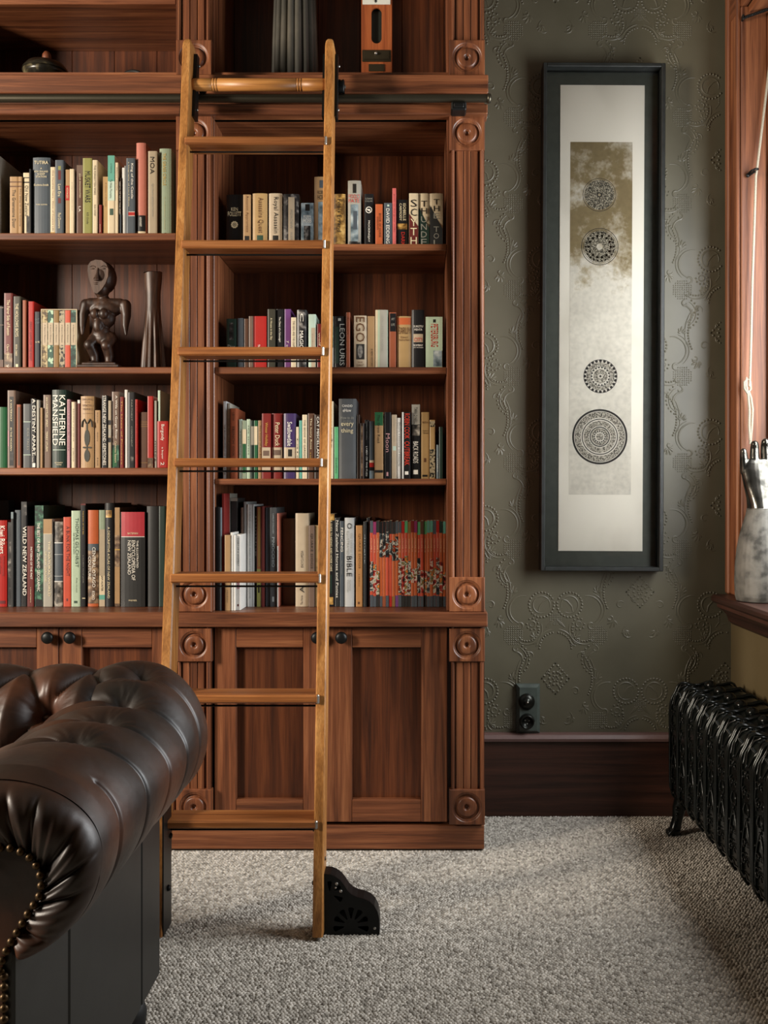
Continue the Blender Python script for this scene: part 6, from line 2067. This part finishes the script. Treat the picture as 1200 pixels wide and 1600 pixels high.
def special(o, spec, x0, x1, y, z0, z1):
    """ornaments on a spine that are not plain panels"""
    w, h = x1 - x0, z1 - z0
    cx = (x0 + x1) / 2
    yy = y - 0.0011
    m = MB()
    def disc(px, pz, rx_, rz_, n=16, hole=0.0):
        vs, fs = [], []
        for i in range(n):
            a = 2 * PI * i / n
            vs += [(px + rx_ * hole * math.cos(a), yy, pz + rz_ * hole * math.sin(a)), (px + rx_ * math.cos(a), yy, pz + rz_ * math.sin(a))]
        m.add(vs, [(2 * i, 2 * i + 1, 2 * ((i + 1) % n) + 1, 2 * ((i + 1) % n)) for i in range(n)])
    k = spec[0]
    if k == 'club':
        disc(cx, z1 - h * .58, w * .2, h * .115, 20); disc(cx, z1 - h * .83, w * .21, h * .085, 20)
        m.box(cx - w * .05, cx + w * .05, yy - .0002, yy, z1 - h * .75, z1 - h * .38)
        disc(cx - w * .2, z1 - h * .715, w * .13, h * .012); disc(cx + w * .2, z1 - h * .715, w * .13, h * .012)
        for s in (-1, 1):
            m.tube([(cx + s * w * .06, yy, z1 - h * .38), (cx + s * w * .22, yy, z1 - h * .32), (cx + s * w * .36, yy, z1 - h * .36), (cx + s * w * .4, yy, z1 - h * .43)], w * .05, 6)
        mt = plain('ink club', '33342c', 0.6)
    elif k == 'sun':
        c = z1 - h * spec[1]; r = w * .26
        for i in range(10):
            a = 2 * PI * i / 10
            disc(cx + r * .62 * math.cos(a), c + r * .62 * math.sin(a), r * .24, r * .24, 8)
        disc(cx, c, r * .3, r * .3, 12, 0.5)
        mt = ink_mat('c')
    elif k == 'ring':
        c = z1 - h * spec[1]; r = w * .36
        disc(cx, c, r, r, 20, .78); disc(cx, c, r * .5, r * .28, 10)
        m.tube([(cx - r * .7, yy, c + r * .3), (cx - r * .1, yy, c), (cx + r * .5, yy, c - r * .5)], r * .12, 5)
        mt = ink_mat('w' if w > .02 else 'k')
    elif k == 'diag':
        t0, t1 = spec[1], spec[2]
        yq = y - 0.0004
        m.add([(x0 + .0004, yq, z0), (x1 - .0004, yq, z0), (x1 - .0004, yq, z1 - h * t1), (x0 + .0004, yq, z1 - h * t0)], [(0, 1, 2, 3)])
        mt = book_mat(spec[3])
    elif k == 'face':
        b0 = MB()
        t0, t1 = spec[1], spec[2]
        b0.box(x0 + w * .18, x0 + w * .84, yy + .0002, yy + .0005, z1 - h * t1, z1 - h * t0)
        b0.build('portrait', plain('ink portrait dark', '23211f', 0.5), o)
        disc(cx, z1 - h * (t0 + .135), w * .2, h * .13, 18)
        mt = noise_mat('portrait_tone', [(0.35, '3a3836'), (0.6, '8d8982')], 60, 3, 0.5)
    m.build('emblem', mt, o)


def lab(a, b):
    import re
    n = len(re.findall(r"[\w'-]+", b))
    w = a.split()
    while len(re.findall(r"[\w'-]+", ' '.join(w))) + n > 16:
        w.pop()
    while w[-1] in ('with', 'and', 'a', 'the', 'of', 'on', 'at', 'large', 'big', 'dark', 'huge', 'white', 'black', 'pale', 'in', 'its'):
        w.pop()
    return '%s, %s' % (' '.join(w), b)


for key, rows, ydef, where in ROWS:
    zb = SHL[key] + 0.0008
    n = len(rows)
    for i, r in enumerate(rows):
        a, c, yt, colr, words_, texts, bands = r[:7]
        op = r[7] if len(r) > 7 else {}
        y = op.get('y', ydef) + (random.uniform(-0.006, 0.008) if 'y' not in op else 0)
        dep = op.get('d', min(0.20, max(0.10, (PZ(yt, y) - zb) * 0.68)))
        dep = min(dep, YBK - 0.004 - y)
        yx = y if 'y' in op else ydef
        x0, x1 = PX(a, yx) + 0.0003, PX(c, yx) - 0.0003
        z1 = PZ(yt, y)
        o = book(x0, x1, y, zb, z1, dep, colr, texts, [b_ for b_ in bands if not isinstance(b_[0], str)])
        for b_ in bands:
            if isinstance(b_[0], str):
                special(o, b_, x0, x1, y, zb, z1)
        # dark stacked letters turn pale over a dark panel: handled by a second lettering colour
        tag(o, lab(words_, '%s in %s' % (ORD[i], where)), 'book', 'books in ' + where)

# boxed set of six patterned paperbacks
y = 3.225
zb = SHL['L2'] + 0.0008
z1 = PZ(483, y)
xa, xb = PX(64, y), PX(120, y)
slip = MB()
t = 0.0022
slip.box(xa, xa + t, y, y + 0.125, zb, z1); slip.box(xb - t, xb, y, y + 0.125, zb, z1)
slip.box(xa + t, xb - t, y, y + 0.125, z1 - t, z1); slip.box(xa + t, xb - t, y, y + 0.125, zb, zb + t)
slip.box(xa + t, xb - t, y + 0.122, y + 0.125, zb + t, z1 - t)
so_ = slip.build('slipcase', book_mat('cream'), None, (xa, y, zb))
tag(so_, 'small cream slipcase holding six patterned paperbacks left of the carved figure', 'slipcase')
for k, (c, art, nm) in enumerate((('ochre', 'camo', 'brown camouflage'), ('dark green', 'dotty', 'dotted green'), ('ochre', None, 'plain ochre'), ('khaki', 'spotty', 'speckled khaki'), ('orange red', None, 'orange-red'), ('dark green', 'waves', 'wavy dark green'))):
    w = (xb - xa - 2 * t - 0.0008) / 6
    x0 = xa + t + 0.0004 + w * k
    bd = ([(0, 1, art)] if art else []) + [(.215, .605, 'beige', .06, .94)]
    o = book(x0 + 0.0002, x0 + w - 0.0002, y + 0.002, zb + t + 0.0005, z1 - t - 0.0012, 0.115, c, [V('A Novel in Miniature', .25, .56, 'k', .42, .62)], bd)
    tag(o, 'small %s patterned paperback with a cream label, in the slipcase' % nm if art else 'small %s paperback with a cream label, in the slipcase' % nm, 'book', 'paperbacks in the slipcase')

# run of orange comic volumes
caps = ['slate', 'pink2', 'charcoal', 'black', 'black', 'charcoal', 'charcoal', 'charcoal', 'slate', 'slate', 'red', 'bright green', 'ochre', 'dark red', 'pink2', 'bright green', 'brown', 'bright green', 'teal', 'teal', 'slate', 'red', 'dark green', 'teal']
feet = ['slate', 'slate', 'charcoal', 'slate', 'rust', 'slate', 'red', 'ochre', 'purple', 'slate', 'charcoal', 'charcoal', 'charcoal', 'slate', 'slate', 'slate', 'slate', 'charcoal', 'slate', 'slate', 'slate', 'slate', 'charcoal', 'slate']
PAL['pink2'] = '8e2a5c'
art0 = [.5, .52, .6, .16, .12, .14, .22, .2, .2, .42, .4, .42, .44, .55, .58, .4, .58, .6, .6, .45, .56, .45, .5, .6]
art1 = [.82, .84, .86, .42, .42, .42, .4, .46, .46, .84, .86, .86, .86, .72, .72, .84, .84, .84, .84, .74, .84, .86, .84, .8]
rt = random.Random(4)
zb = SHL['R4'] + 0.0008
for k in range(24):
    y = 3.300 + rt.uniform(-0.002, 0.002)
    p0 = 578 + k * 4.93
    x0, x1 = PX(p0, y) + 0.0002, PX(p0 + 4.93, y) - 0.0002
    z1 = PZ(814.5 + rt.uniform(-1, 1), y)
    bd = [(0, rt.uniform(.13, .155), caps[k]), (.87 + rt.uniform(-.01, .01), 1, feet[k]), (art0[k] + rt.uniform(-.03, .03), art1[k], 'collage2' if 2 < k < 9 or k % 3 == 0 else 'collage')]
    o = book(x0, x1, y, zb, z1, 0.125, 'orange red' if k % 5 in (0, 1) else 'orange', [V('VOLUME %d' % (k + 1), .2, .36, 'c', .34, .62)] if not (2 < k < 9) else [], bd)
    tag(o, '%s slim orange comic volume from the left in the row by the right pilaster' % ORD[k], 'book', 'orange comic volumes')
